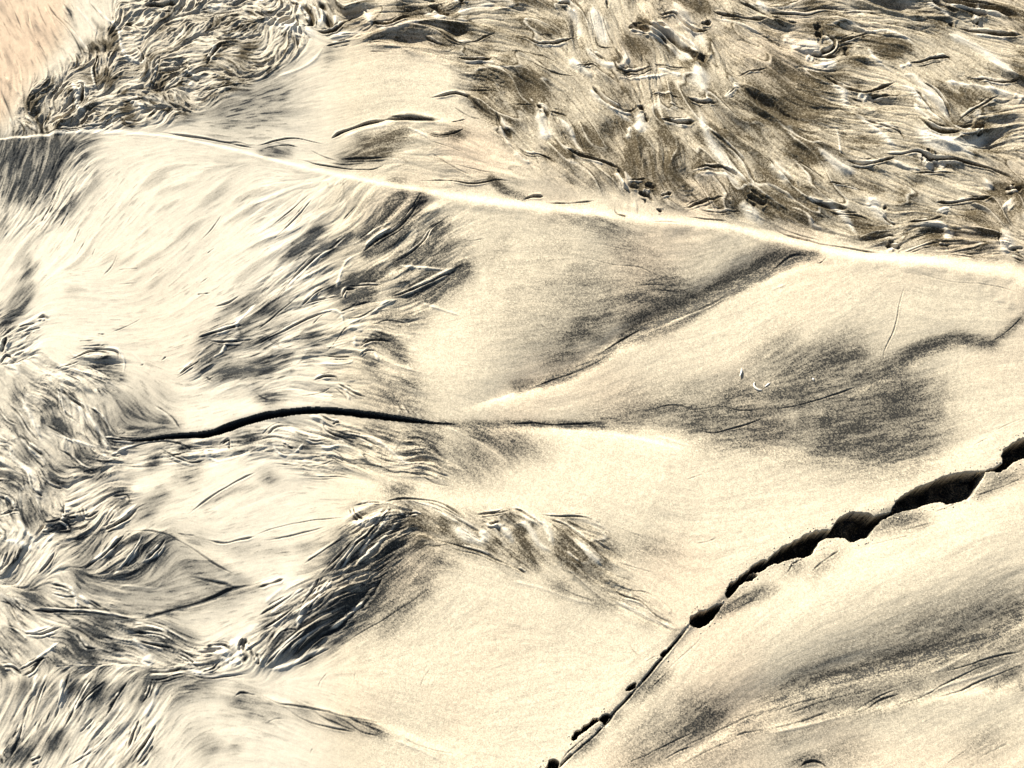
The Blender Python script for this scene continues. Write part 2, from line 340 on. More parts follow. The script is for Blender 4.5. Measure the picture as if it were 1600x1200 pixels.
LIT_LINE = np.zeros((NY, NX), np.float32)
DATA = """
T 0 0
g 3 .6 300,20 340,90 420,170 480,260 530,380
g 2 .5 160,30 190,150 240,260 290,350
g 3 .5 390,10 440,90 470,150
g 2 .5 560,10 620,80 660,130
g 2 .4 20,130 70,230
g 2 .5 10,570 40,640 70,720
g 2 .4 90,60 140,190
g 2 .4 230,20 260,100 300,180
w 3 .6 600,50 680,130 720,150
w 3 .5 440,180 520,270 560,330
w 3 .5 10,620 60,720 80,790
w 4 .7 690,110 740,180 760,280 800,360 900,400
g 4 .8 860,290 890,330 900,380
w 3 .7 840,330 880,390 920,350
g 6 .8 1280,430 1330,330 1390,260
d 9 .6 1290,410 1390,280
g 3 .8 620,340 590,430 600,500 620,580
g 5 .9 480,530 520,530 510,640
w 5 .8 450,520 490,580 480,660 540,700
d 9 .8 800,660 805,770
d 7 .7 700,190 730,240
d 10 .5 520,290 760,300
g 3 .8 760,650 830,625 900,620
w 6 .8 840,640 900,680
g 4 .6 1000,340 980,450 950,560
d 10 .5 1010,430 960,580
w 5 .8 1210,500 1190,540
w 3 .8 1140,440 1210,470 1230,500
g 3 .8 1150,490 1210,470
g 3 .7 1220,570 1330,555 1420,540 1560,520
g 8 1 880,20 950,30 1020,20 1100,10
w 6 .8 1290,20 1340,40 1400,10
g 3 .8 260,830 420,810 560,790 680,770 740,740
g 3 .8 740,720 790,770 880,770
w 5 .6 0,880 100,860 250,860 400,830 600,820 800,820 960,830
g 3.5 .9 960,815 1100,835 1250,855 1400,880 1520,905 1600,920
g 2.5 .6 1240,850 1400,880 1500,885 1600,915
d 20 .7 0,930 200,900 400,890 560,850
d 22 .55 0,1000 150,960 330,930
d 10 .5 250,1000 180,1100 120,1190
d 7 .5 100,1000 30,1190
d 7 .5 380,930 300,1040
d 40 .3 1300,700 1600,720
d 20 .4 1350,760 1500,700 1600,740
d 10 .5 520,440 640,520
d 10 .5 200,640 260,740
d 12 .5 640,480 720,540
d 9 .5 1060,60 980,200
d 10 .5 1480,400 1560,300
T 400 0
g 4 .7 210,0 260,30
g 7 1 280,20 340,90 350,150 320,165
g 8 1 380,0 430,60 450,130 480,190
w 6 .8 345,40 410,120 390,180
w 4 .7 500,80 500,160
w 8 1 40,100 150,150 280,180 350,210 420,260
w 3.5 .9 430,290 360,380 250,440 130,480
g 2.5 .7 10,60 80,100 160,140 280,160 350,160
g 4 .9 350,180 420,205 500,190 560,130 610,80
w 5 .9 440,250 560,220 680,200
g 3 .8 440,290 520,275 600,260
g 2 .6 470,240 600,215
w 5 .8 660,30 710,110 720,180
g 3 .7 670,50 720,100
g 4 .9 720,150 820,155 900,120 980,80
w 4 .8 720,190 850,180 960,150 1060,130
g 6 1 1060,30 1120,40 1160,80 1220,95
w 5 .9 1030,60 1120,90 1200,110
g 6 .9 1280,0 1290,30
w 4 .7 1240,80 1350,50 1500,20
g 3 .8 1060,150 1150,200 1230,250 1300,265 1400,230 1500,210
d 9 .5 1230,200 1350,195
g 3 .6 1040,210 1110,250 1200,290
g 4 .9 1240,350 1330,370 1440,370 1480,350
w 3 .8 1280,360 1350,390 1500,390
g 2 .5 700,325 780,325 850,330
g 2 .5 680,270 780,265 850,275
g 3.5 .9 1080,610 1180,590 1250,575 1320,600 1380,650 1440,700 1500,735
w 2 .6 1100,620 1230,590 1300,620
g 5 .8 1500,700 1540,790 1600,870
w 3 .8 1520,790 1560,870 1600,920
g 2.5 .7 1330,550 1440,560 1520,580
g 4 1 470,860 550,815 680,770 830,740
g 7 1 800,742 950,735 1050,745 1160,750
g 2 .7 820,720 900,720 1000,730
g 2 .6 1230,660 1330,720 1400,740
w 4 .7 560,850 700,800 830,780
d 14 .6 540,970 640,940 700,890 660,850
d 16 .75 590,975 700,940 800,880 900,840
d 8 .5 760,975 860,930 910,870
g 3 .7 520,985 700,985 830,985
g 2.5 .9 0,905 60,890 160,865 260,860 350,880 420,895
g 2 .7 20,930 100,910 200,900 260,915
d 9 .75 30,950 110,950 190,935
g 2.5 .8 220,990 300,995 380,1020 520,1040 640,1050 730,1050 800,1030
g 2 .6 340,930 420,970 520,1000
g 2 .5 420,1000 560,1020 700,1010
g 3 .8 1060,830 1150,850 1240,830 1300,800
d 10 .6 1220,850 1290,830
g 3 .6 1220,760 1310,740
w 3 .7 950,800 1050,850 1090,880
g 1.5 .5 1080,950 1250,1050 1350,1090
g 1.5 .4 1180,1010 1350,1050 1500,1080
g 1.5 .4 1100,890 1300,950
g 3 .6 1000,1130 1200,1120 1350,1140 1500,1120 1600,1130
d 8 .5 840,1120 920,1125
d 30 .35 0,680 120,700 250,670
d 20 .4 0,580 180,560
d 14 .4 420,350 500,340
T 800 0
w 6 .9 330,20 380,80 420,170 430,230
g 5 .8 280,30 350,20 390,70
g 3.5 .8 0,210 100,240 150,275 280,265 400,240
d 12 .6 220,200 280,190
w 8 1 500,20 520,120 560,220 600,300
g 4 .8 590,0 600,60
g 2.5 .7 480,60 510,180 540,290 640,300
g 2 .7 570,120 600,220 640,290
g 9 1.2 770,110 870,170 960,200 1040,270 1130,350 1200,400
g 7 1 730,170 800,190 880,210
g 9 1 1180,330 1200,390
w 6 .9 880,110 1000,190 1100,260 1170,340
w 7 1 1000,0 1060,90 1130,190 1200,270 1220,330
g 4 1 880,70 940,95 1010,80 1080,150 1160,195 1230,190
w 5 .9 720,160 850,210 960,260 1040,330 1110,390
w 9 1.1 1140,390 1160,450 1180,520 1210,600
g 4 .9 1090,610 1180,640 1280,655
g 2.5 .7 860,590 960,590 1050,620
w 6 1 1160,650 1180,730 1200,820 1260,920 1350,1030 1430,1110 1500,1190
g 4 .8 1220,820 1330,900 1430,990 1490,1080 1530,1180
g 2 .6 1300,900 1400,1030 1470,1130
g 2 .6 1340,960 1430,1080 1500,1180
w 7 1 160,690 190,780 220,880
g 5 .9 150,650 200,690 230,740
w 3.5 .9 260,720 350,800 400,900 450,960
g 3 .7 350,740 420,850 450,920 520,980
g 3 .6 240,700 350,730
w 4 .9 480,560 560,630 640,700 770,770
g 5 .9 500,540 590,640 700,690 790,670
g 7 1 780,660 830,680
w 8 1.1 800,690 800,770 790,840
w 4 .9 570,620 650,690 760,710
g 4 .8 830,700 850,760
w 4 .7 740,790 720,870
g 5 .8 930,750 1060,770 1150,770
g 2.5 .6 960,650 1080,690
d 12 .55 760,900 740,1000 710,1090
d 10 .5 950,830 970,1000 1070,1080
d 9 .5 800,1000 780,1150
g 3 .8 720,1130 850,1120
g 5 1 830,1150 900,1180
g 3 .8 30,910 100,960 200,970 280,1020
w 5 .8 0,930 60,1000 120,1020
g 4 1 340,940 450,980 560,1010 680,1060
g 6 1 660,1050 720,1150 800,1180
w 6 1 640,1080 690,1130 720,1190
g 4 .8 1110,1060 1250,1045 1360,1070 1440,1130 1500,1190
w 4 .8 1110,1090 1250,1085 1350,1110 1430,1180
g 2.5 .7 880,400 1000,420 1100,430
w 3.5 .8 900,420 1000,460 1060,480
g 3.5 .8 1240,70 1350,100 1460,120 1600,125
w 3 .7 1230,110 1400,150 1550,220
g 3.5 .8 1400,10 1500,60 1600,110
w 4 .8 1520,0 1600,90
g 6 .9 1180,150 1250,140
w 5 .8 1390,520 1400,560
g 3 .7 1400,480 1500,450 1600,430
w 6 .9 660,280 700,320 720,370 690,410 650,430
g 3 .8 600,370 640,400 660,440 750,450 880,420
d 14 .6 740,280 830,290
w 4 .8 450,280 500,340 570,400 650,430
g 3 .7 480,310 580,380
w 5 .9 330,350 400,410 470,460 500,490
g 3 .8 400,420 500,410 560,450
w 3 .7 640,490 800,490 1000,460
g 2.5 .7 640,450 780,470 880,440
g 2 .6 0,360 100,380 260,460 400,480
g 2 .6 0,320 130,340 280,390
d 14 .5 650,560 720,600
d 20 .5 100,560 170,640
g 2.5 .7 100,580 160,640
d 20 .4 440,860 640,960
d 30 .4 1450,560 1500,650
d 20 .45 1400,800 1550,880
d 20 .4 720,1000 1000,1120
d 20 .4 30,520 300,640
g 2 .6 0,650 100,660 150,650
w 4 .7 1320,620 1400,560
g 2.5 .7 1340,600 1390,560
d 12 .5 1050,0 1220,60
T 1200 0
g 3 .9 0,90 130,95 240,100 330,75 450,75
g 2.5 .6 450,75 600,70 750,110
g 5 .9 20,110 110,140 180,150
g 9 1.3 290,190 330,160
g 9 1.3 290,215 340,215
g 5 1 360,210 420,260 400,300 310,335
d 10 .5 380,240 380,300
w 9 1.1 80,220 150,260 190,320
w 11 1.1 170,280 260,290 330,280
g 4 .9 270,330 350,345 440,345
g 6 .9 485,285 495,345
g 3.5 .9 430,270 540,230 640,195
w 2.5 .7 330,110 430,110 540,150 630,195 740,190 870,240 940,310
w 2.5 .8 620,290 680,370 740,420 800,450
d 14 .55 370,450 480,470
d 10 .6 530,370 600,385
d 18 .5 640,260 860,290
w 6 1 240,350 290,370
w 6 1 240,420 330,410 440,380
g 4 1 330,465 430,520 520,560 610,580 700,550 800,510
w 6 .9 390,520 470,560 480,630 520,650
w 5 .9 560,590 620,620
g 4 .9 640,610 760,600
g 2.5 .7 480,600 600,640
w 5 1 830,470 900,470 960,530 1040,610 1100,690 1150,780
w 4 .9 820,530 900,560 960,640 1030,720 1100,780
w 4 .9 910,640 950,700 1020,760
g 3.5 .9 970,520 1050,570 1110,660 1150,740
g 3 .9 870,540 950,590 1020,690 1090,760
g 5 1 920,720 1010,800 1100,830 1200,830
w 12 1.2 900,780 970,840 1060,890 1160,910 1280,890 1400,830
g 10 1.2 1290,800 1360,780
g 4 .9 1150,770 1220,790 1290,775
g 3 .7 1180,760 1250,710 1350,650 1450,590
g 4 1.1 880,390 960,380 1060,355 1150,355
w 4 .8 820,420 900,390
g 8 1.2 1080,0 1160,15 1250,35 1350,45 1450,60 1600,115
g 10 1.2 1260,75 1370,85
g 5 .9 1000,0 1080,40 1180,80
w 3 .8 980,10 1080,70 1150,110
g 6 .9 1130,130 1160,165
g 5 1.1 1160,160 1250,180 1400,200 1600,230
w 6 .9 1130,210 1230,250 1340,310 1440,390 1520,450 1600,530
g 3 .9 1220,500 1330,495 1480,510 1600,480
w 4 .8 1100,510 1300,540 1450,570 1600,610
w 7 .9 1540,590 1600,620
g 4 1 700,970 820,970 930,945 1040,985 1160,1000 1300,1030 1450,1060 1560,1120
g 8 1 960,965 1040,1000
w 6 .9 930,970 990,1000 1030,1060
w 5 .8 1060,990 1110,1040
w 7 .9 250,900 360,970 450,1040 560,1080
g 4 .9 470,1000 600,1030 720,1010 790,990
w 4 .8 760,1000 860,1050 960,1060
g 3 .6 900,1090 1050,1070 1200,1080
w 2 .7 410,760 440,850 450,970
g 2 .5 420,765 520,780
w 4 .8 480,690 560,720 640,790 720,860 800,940
g 3 .8 600,750 720,790 820,830 850,880
g 6 .9 0,970 60,1050 130,1120 180,1180
g 3 .7 370,1150 500,1160 620,1190
w 5 .8 1340,1090 1410,1180
g 6 .9 1480,1180 1600,1165
d 34 .5 60,640 250,640
d 26 .45 100,700 200,720
d 20 .4 900,940 980,960
d 20 .4 1100,560 1250,640
d 20 .35 1480,440 1600,440
d 14 .4 520,900 700,880
d 14 .5 160,960 420,1000
g 2.5 .6 100,960 300,1080 380,1150
T 800 300
g 4 .9 70,40 130,20 200,20
g 3 .9 640,100 660,140 720,155
w 12 .8 690,90 790,90
g 6 1 790,0 850,20 880,60
g 4 .9 900,100 940,120
g 4 .9 930,20 960,15 1000,0
g 4 .8 1070,100 1130,70 1200,50 1330,30
w 8 1 1420,60 1500,130 1570,200
g 8 1 1470,20 1540,60 1600,75
g 2.5 .7 1060,145 1200,160 1350,175
g 2.5 .6 1160,100 1300,120 1430,110
g 3 .6 880,190 960,190 1070,195
g 2.5 .5 200,60 350,60 520,50
d 14 .4 300,150 480,180 640,220
d 18 .4 560,240 700,240
g 1.5 .5 370,395 470,415 620,450 780,460 860,490 950,520
g 1.5 .4 470,310 620,340 740,360 800,350
d 24 .4 700,360 800,350
d 26 .5 820,600 960,570 1060,620
d 30 .5 780,690 900,680 1050,650
g 2 .6 850,600 960,605 1060,615
g 2 .5 760,580 900,570 1030,580
d 16 .55 720,770 880,760
d 12 .6 400,830 500,810 600,770
d 11 .65 310,920 420,890 530,880
d 10 .65 210,1040 300,1010 400,990
d 60 .22 300,600 700,650
d 50 .2 150,900 500,950
d 13 .85 1880,390 1760,400 1600,420
d 13 .85 1720,410 1600,430 1480,520 1340,580 1200,650 1100,700
d 16 .6 1640,370 1500,470 1300,570 1150,620
g 4 .6 1860,400 1740,400 1600,505 1450,560 1340,640 1220,710 1050,770 900,830
d 9 .85 1200,680 1050,740 900,800 800,840 700,890
g 3 .8 900,830 800,845 700,900 620,950 540,1000
d 7 .85 650,950 560,1030 430,1090 300,1130 150,1190 40,1220
g 3 .8 640,970 560,1040 430,1100 280,1150 130,1205
d 6 .5 0,1190 120,1170
w 3 .7 1300,680 1230,720 1100,770 900,850
T 1200 300
g 6 .8 200,20 280,70 340,80 420,100 500,110
w 9 1.1 600,30 660,80 690,130 740,160
w 4 .9 360,75 430,110 500,180 560,280
w 3 .8 120,80 240,140 280,200 360,230
g 4 .8 740,90 720,110
g 3 .8 690,130 760,190 820,215
w 6 1 900,210 1000,200 1080,200 1140,260
w 10 1.1 1110,230 1150,290
g 3.5 .9 1050,65 1150,65 1300,40 1450,20
w 8 1 1090,90 1110,130
g 3 .8 860,190 1000,180 1100,150
g 8 1.2 730,335 780,340 830,350
g 2.5 .8 850,380 930,350 1000,330 1080,310
g 2.5 .8 860,300 960,270 1060,240
g 3 .7 700,290 760,270 800,280
d 20 .6 980,220 1100,270
g 4 .9 1060,330 1130,340
w 14 1 1460,220 1490,290 1470,400
w 10 .9 1480,60 1530,100
g 5 .7 1500,360 1600,350
g 3 .7 1520,400 1600,430
g 3.5 .9 0,190 100,250 250,300 350,330 500,350 650,380 720,380
g 2 .7 60,210 200,260 330,300
g 2.5 .7 1100,390 1250,405 1400,410
g 3 .7 1450,340 1440,240
d 12 .5 1230,140 1260,150
g 3 .8 360,110 450,140 560,150 660,190
d 20 .4 520,200 700,260
d 20 .4 40,60 200,150
g 2 .8 290,450 320,455 360,420
g 1.8 .7 850,600 830,650 810,720 800,800 780,880 740,960 720,1020 730,1080
d 11 .75 690,1120 800,1070 900,1010 1000,970 1100,940 1200,925 1290,940 1390,950
d 6 .6 1380,950 1470,890 1550,820 1600,770
g 1.5 .6 1380,950 1470,890 1550,820 1600,770
g 1.3 .4 860,500 1000,550 1150,580 1300,590 1450,610 1600,650
d 30 .45 0,1030 200,1080 350,1060 520,950
d 16 .75 260,1160 380,1080 500,1020
d 12 .6 160,1190 300,1140 430,1100
d 26 .3 100,900 60,1050
d 34 .3 500,1140 700,1100
w 3 .7 120,580 20,620
T 800 600
g 4 .9 0,780 60,800 130,850 190,890
w 5 .9 60,820 120,860 200,880 240,960 250,1020
w 5 .9 0,880 80,880 130,940 160,1000 250,1050
g 3 .8 150,820 300,830 430,835 510,855
g 4 .9 230,850 320,880 420,950 500,1020 570,1090 630,1140
w 4.5 .9 350,950 430,1010 500,1080 560,1140
g 2 .6 650,1110 760,1150 880,1180
d 16 .5 40,1000 140,1110
d 14 .5 300,930 350,970
d 14 .5 330,1060 470,1170
g 3 .8 330,1060 400,1110 450,1160
g 3 .7 0,1140 50,1160 90,1190
w 2 .5 230,480 330,560 430,660 520,740
g 1.5 .4 640,890 730,930 820,960
g 1.5 .5 1150,1000 1220,990 1280,960
g 3 1 -100,235 0,240 150,238 220,245 400,240 550,235
d 6 .85 -100,240 60,243 250,250 420,243 560,235
d 12 .5 400,240 600,230 800,180 1000,140
d 34 .3 550,200 800,120 1000,60
g 1.8 .8 760,160 880,150 960,130 1060,130 1130,155 1250,140 1330,135 1430,160 1530,155 1600,150
d 11 .7 1110,250 1200,250
g 2.5 .9 1180,285 1260,300 1380,270 1480,240 1600,200
d 20 .5 900,200 1100,190 1250,220
d 34 .5 1250,320 1400,290 1600,260
d 30 .45 1100,60 1300,80 1550,60
d 12 .5 1300,310 1420,345 1600,385
d 10 .4 680,270 800,260
w 6 .8 0,260 200,275 400,290 600,310 780,340 960,385 1060,405
w 3.5 .6 890,310 1000,350 1150,395
g 1.5 .4 1090,600 1200,560
d 20 .3 0,360 200,420
d 20 .25 700,1000 1000,1050
T 1200 600
g 2.5 .8 0,150 100,150 250,115 400,70 560,10
d 9 .6 380,110 375,200 340,340
d 40 .55 100,60 300,20
d 44 .5 450,150 700,200 900,160
d 50 .5 500,330 700,360 900,330
d 40 .45 60,380 300,400 600,400 850,390
d 30 .3 700,60 1000,60 1100,40
d 22 .35 850,250 950,400
g 1.5 .4 1290,380 1380,330
g 1.5 .4 1420,290 1590,210
d 10 .6 1320,690 1450,610 1600,550
g 2 .6 1300,700 1440,650 1600,580
d 18 .5 690,890 800,850 940,850
g 2 .5 820,920 950,890 1040,870
g 1.5 .5 620,1010 760,980 880,950
g 2.5 .6 110,1200 160,1120 210,1100
g 2.5 .6 270,1180 330,1120 450,1040
d 14 .4 130,1180 200,1110
d 12 .35 270,1190 440,1050
g 2 .5 1040,800 1180,745
T 0 300
d 12 .8 150,660 80,760 30,820
d 9 .6 200,600 130,690
d 6 .6 180,400 150,470
d 8 .4 130,540 210,470
g 2 .6 430,130 370,220
g 2 .6 500,230 460,330
g 2 .6 540,300 480,400
g 2 .5 600,350 580,400
g 2 .5 740,380 700,470 650,530
g 2.5 .6 1380,130 1320,220 1250,300
g 2 .6 1340,340 1290,380
g 2 .5 1300,530 1250,570
g 2.5 .6 1320,630 1230,640
g 2 .4 870,480 740,490
g 2 .4 860,570 740,580
g 2 .4 210,20 180,120
g 3 .6 330,60 250,190
g 2 .5 240,20 200,80
g 2 .5 100,20 60,90
g 5 .8 230,800 270,780 310,795
g 3 .8 110,850 160,830 220,820
g 3 .7 150,880 200,860 260,850
g 6 .9 10,1000 30,940 50,900
g 3 .8 0,1080 40,1020 100,1060
w 3 .8 40,1060 90,1100 130,1150
g 2.5 .6 500,935 600,930
g 2.5 .6 500,970 640,960
g 3 .8 420,1060 500,1030 560,1000 640,1000 720,1030
g 3.5 .8 560,985 680,990 740,1010 745,1050
d 12 .65 640,1080 700,1120 740,1150
w 3 .8 640,975 740,990 780,1060 770,1140
w 2.5 .6 800,980 880,1060 940,1120
g 3 .7 550,1080 620,1120 700,1160
g 2.5 .7 340,1110 420,1090 500,1060
g 2 .5 700,880 800,840 890,790
g 3 .6 610,890 660,895
g 4 .8 1240,910 1350,880 1460,850 1540,830
d 10 .6 1260,905 1460,860
g 3 .8 1340,715 1430,690 1500,640
d 12 .6 1530,740 1590,690
d 8 .6 1400,760 1500,690
d 8 .5 1330,830 1420,780
g 3 .7 1270,920 1400,940 1600,920
d 16 .6 1480,880 1590,860
w 3 .8 1600,690 1540,760 1480,830 1490,870
w 3 .8 1420,930 1390,1000 1330,1040
d 20 .65 1390,1090 1470,1070
d 14 .6 1270,1000 1350,970
g 3 .8 1100,1160 1180,1100 1250,1060
w 3 .7 1160,1120 1200,1060 1300,960
g 3 .6 1010,1055 1040,1030
g 3 .5 880,1085 900,1080
g 3 .7 1290,1160 1330,1190
T 400 300
d 8 .8 920,0 830,80 740,180 660,280
d 12 .8 1040,30 960,130 880,230 800,310
g 4 .8 1050,20 900,200 760,290 660,390
d 7 .8 680,390 730,370
w 4 .8 840,210 760,270 680,340
w 2.5 .7 850,180 760,220 680,280
g 2 .7 800,130 720,230 640,300
d 20 .6 1130,200 1060,330 950,410
d 18 .5 1250,360 1100,400 960,440
g 3 .8 1200,160 1100,220 1050,300 960,380 870,435
d 18 .65 1280,490 1180,580 1080,640
d 14 .6 1150,510 1030,580 900,640
g 3.5 .8 1250,480 1100,550 960,610 830,655
w 3 .8 1260,460 1100,530 940,610
w 3 .8 1250,480 1150,480 940,465 870,440
d 16 .8 760,520 680,560 570,580
g 3 .7 790,580 700,575 560,590
d 9 .75 700,610 630,640
g 4 .8 540,660 560,610 620,600
d 14 .5 540,690 700,660
g 3 .7 530,750 620,710 720,680
d 9 .7 580,265 510,320 450,365
g 2.5 .6 590,250 450,365
d 9 .6 390,230 300,300 240,350
d 18 .5 260,380 430,330 580,310
g 2.5 .5 350,40 240,160 110,290
g 2 .5 330,10 210,110 90,210
g 2 .5 630,80 540,170
w 3 .7 600,340 510,345 400,400 280,510 180,600
g 2.5 .7 430,370 300,470 180,590 120,680
w 3.5 .7 650,380 560,440 520,540 500,600
d 8 .7 440,590 530,640
g 3 .8 290,700 380,620 440,590
g 3 .7 300,700 400,670 520,650
g 2 .6 350,830 440,750 510,745
w 3 .8 380,760 470,740 530,760 550,830
g 2 .6 440,1000 480,960 560,850 600,840
g 3 .7 0,960 150,880 300,800 460,740
g 2 .6 0,870 200,700 300,620
w 6 .8 560,850 640,850 650,880
w 5 .7 620,900 620,970
g 3.5 .8 640,970 700,930 780,920 850,940
d 10 .7 760,930 850,950 900,1000
d 10 .5 860,970 940,1040
w 3 .7 650,1010 690,980 740,1000 770,1060
g 3 .7 650,1020 700,985 760,1000
d 10 .6 700,1060 740,1100
g 3 .7 400,1020 500,1030 600,1030
w 3 .7 600,1030 600,1060 520,1080 400,1070
g 2 .7 560,790 650,780 760,720 900,650
w 3 .8 570,830 700,770 800,700 920,650
g 2 .5 700,840 820,800 950,820
d 16 .4 780,790 900,780 1050,790
d 20 .6 0,1090 130,1110
d 16 .6 380,900 300,940
d 20 .5 0,940 100,900
d 20 .4 30,780 130,650
d 12 .5 0,720 110,680
w 3 .6 1000,670 1100,710 1280,770
g 1.2 .4 1100,240 1150,250
g 1.2 .4 1330,310 1430,290
g 4 .8 360,1190 420,1160 500,1160 520,1190
T 0 600
g 5 .9 380,10 430,90 520,150 560,240 620,320 690,400
w 5 .9 440,100 560,220 640,330 680,420
w 3 .8 360,20 390,120 410,190
g 3 .8 380,60 390,150 420,190 500,250
g 5 .9 130,320 200,400 290,460
w 4 .8 170,390 260,470 290,500
g 3.5 .8 540,140 620,190 690,290
w 2.5 .8 530,120 630,190 700,300
d 36 .55 740,200 880,200 960,180
d 20 .6 650,260 720,320
d 16 .5 960,280 1080,280
d 24 .55 800,270 960,310
w 2.5 .8 960,140 1060,210 1140,310
g 2.5 .8 970,130 1080,210 1140,300
g 2.5 .8 640,340 760,350 870,355
d 9 .7 300,230 400,270 450,310
g 3 .7 290,260 400,320 480,370
w 3 .7 310,300 440,350 620,400
d 14 .85 490,470 540,520 600,540
g 3 .8 350,400 440,450 520,520 600,550
g 3 .8 60,130 130,200 190,300 260,370
w 3.5 .8 130,80 180,170 240,300 270,370
g 3 .7 0,150 60,230 120,260
d 12 .6 90,220 150,290
d 14 .7 150,430 220,460
d 22 .5 330,520 400,560
d 20 .55 40,600 110,610
g 4 .8 110,520 170,570 200,660 280,710
w 5 .8 60,400 100,480 180,540 240,640
g 3 .7 0,380 60,400 90,460
g 3 .6 240,570 330,640 400,650
d 14 .65 160,780 200,830 230,880
g 4 .8 0,830 70,800 130,800 160,860 200,940
g 5 .9 0,710 60,740 90,800
w 5 .9 180,930 210,980 250,1030
w 4 .8 70,840 140,880 170,930 230,970
g 4 .8 270,870 350,860 380,850 430,880 440,920 370,920
d 14 .7 370,880 410,900
g 3 .7 260,930 330,920
w 4 .8 250,1040 320,960 350,920
g 3 .8 640,500 720,440 830,390 950,360 1080,360 1180,400 1210,440
w 3 .8 680,450 760,410 860,370
g 3 .7 1040,430 1130,470 1200,490 1290,470
g 2.5 .7 1000,400 1080,440 1150,430
d 9 .75 940,500 980,450
d 10 .6 1150,350 1150,420
w 4 .8 1280,400 1310,460 1380,490
g 4 .8 1380,380 1430,350 1430,410
d 14 .6 1520,360 1600,340
g 3 .7 700,700 790,690 810,740
d 9 .6 700,720 760,740
g 3 .7 510,760 540,830 620,790
g 3 .7 400,740 410,830 480,830
d 10 .5 640,700 780,650 
w 4 .7 450,760 400,820 400,860
w 4 .7 630,900 760,830 860,740
g 5 .9 620,920 720,880 800,830 870,760
d 12 .65 860,810 940,760 1020,690
d 14 .5 1120,590 1190,560 1240,520
g 3 .7 1170,820 1300,720 1430,640 1540,580 1600,555
d 6 .35 1270,760 1430,680 1600,640
g 2.5 .8 740,930 900,915 1030,935 1100,970 1220,1040 1350,1130 1480,1200
g 2 .6 1100,935 1220,945
g 3 .8 1270,970 1400,995 1500,975 1600,955
d 10 .3 1430,1030 1600,1050
d 18 .8 990,1050 1040,1010
g 4 .7 780,940 660,1060 520,1160
w 4 .8 740,950 640,1060 560,1120
g 3 .7 900,950 820,1080 700,1200
w 3 .7 900,970 760,1140 700,1200
g 3 .7 1040,970 980,1040 900,1110
w 3 .7 1050,980 990,1060 870,1120
d 30 .5 520,1020 640,960
d 20 .5 450,1030 560,970
d 40 .4 820,1040 900,980
d 50 .45 780,1140 950,1150
d 30 .35 1100,1050 1300,1110
g 4 .7 360,1030 300,1130 230,1200
g 3 .7 60,1050 20,1150
g 3 .7 110,1040 90,1120
d 16 .4 30,1070 140,1070
d 20 .5 320,110 340,160
d 26 .4 40,60 160,70
w 5 .7 0,980 140,1000 220,1050
T 400 600
d 10 .7 20,70 80,95 150,100
g 2.5 .7 0,60 60,100 160,110
g 3 .8 510,0 600,50 690,90
d 30 .45 750,80 900,60 1000,90
d 14 .4 880,130 1030,150
w 2 .6 870,130 900,180
w 2 .6 910,130 950,190
w 2 .6 950,150 990,200
w 2 .6 990,170 1040,220
g 1.5 .6 890,130 925,190
g 1.5 .6 930,140 970,200
g 1.5 .6 970,160 1010,210
g 1.5 .6 1010,180 1050,220
w 3 .7 560,30 590,110
g 2 .7 500,30 560,80 570,110
g 2 .5 280,80 400,60 480,20
d 9 .75 710,260 770,270
d 11 .75 1050,340 1120,330
d 16 .45 970,270 1110,270
d 18 .65 1340,310 1480,340
d 26 .5 1500,370 1650,390
d 40 .35 1250,440 1380,500
d 20 .35 1340,550 1440,560
g 1.8 .5 1010,330 1080,370 1150,440 1200,490
w 3 .7 1180,265 1300,320 1420,380 1520,450 1600,520
g 3 .8 440,300 560,340 620,370
g 3 .8 560,310 660,330 760,380
d 8 .6 480,310 600,345 680,380
w 3 .8 620,310 740,340 850,420 920,480 970,500
g 2 .6 700,280 800,300 880,330
d 10 .55 780,290 860,320
g 1.6 .7 220,510 380,510 480,480 560,490 700,500 790,520 860,550 940,545 1030,570 1120,620 1220,640 1260,670
g 2.5 .5 290,575 400,580 520,575 620,595
g 1.8 .5 110,495 230,505
d 12 .5 840,665 960,650
g 3 .7 400,190 470,230 540,240
g 3.5 .8 480,250 520,230
w 6 .8 330,200 410,220 420,260
g 3 .7 50,330 130,270 220,260
w 3 .8 100,370 150,440 240,430 300,360
g 3 .7 170,370 200,390 240,410
g 3 .7 120,400 180,440 260,430
g 2.5 .7 300,340 380,360 450,340
g 2.5 .6 460,410 520,440 560,480
w 3 .7 370,360 440,400 520,380 620,400
d 10 .6 60,590 110,585
d 8 .4 30,570 80,580
g 3 .7 420,240 440,290 520,330
d 10 .6 260,370 340,420
g 3.5 .9 770,760 850,725 950,715 1050,720 1150,745 1230,790 1310,850
w 3 .7 960,725 1120,770 1250,830 1390,910
g 2.5 .7 960,730 1100,770 1200,830 1300,880 1370,920
g 2.5 .7 1060,730 1160,770 1260,830 1340,880
w 2.5 .7 1030,740 1150,800 1290,880
w 9 1 1400,910 1430,960 1390,985 1310,940 1220,880
g 3 .8 610,770 620,810 680,850
g 2.5 .8 600,760 720,740 790,745
g 3 .7 580,770 600,810 640,860
w 4 .8 590,850 640,870 680,880
g 2 .8 0,945 130,900 280,865 420,845 560,830
g 2.5 .6 0,985 120,970 300,930 440,890
d 7 .45 250,1030 390,1005
d 6 .4 30,1050 200,1040
w 3.5 .9 920,825 850,900 760,1000 680,1080 620,1150
d 22 .5 880,860 790,980 700,1080
d 30 .65 900,950 820,1060 760,1150
d 50 .3 1000,960 950,1100
d 16 .5 940,850 1020,840
g 3 .8 850,770 780,860 690,950
g 3 .8 780,830 700,950 640,1000 500,1190
w 3 .8 800,770 730,850 670,910
w 3 .8 870,770 800,870 700,990 640,1090
w 3 .8 600,900 500,980 400,1050 300,1110
g 3 .7 620,930 480,1010 300,1130
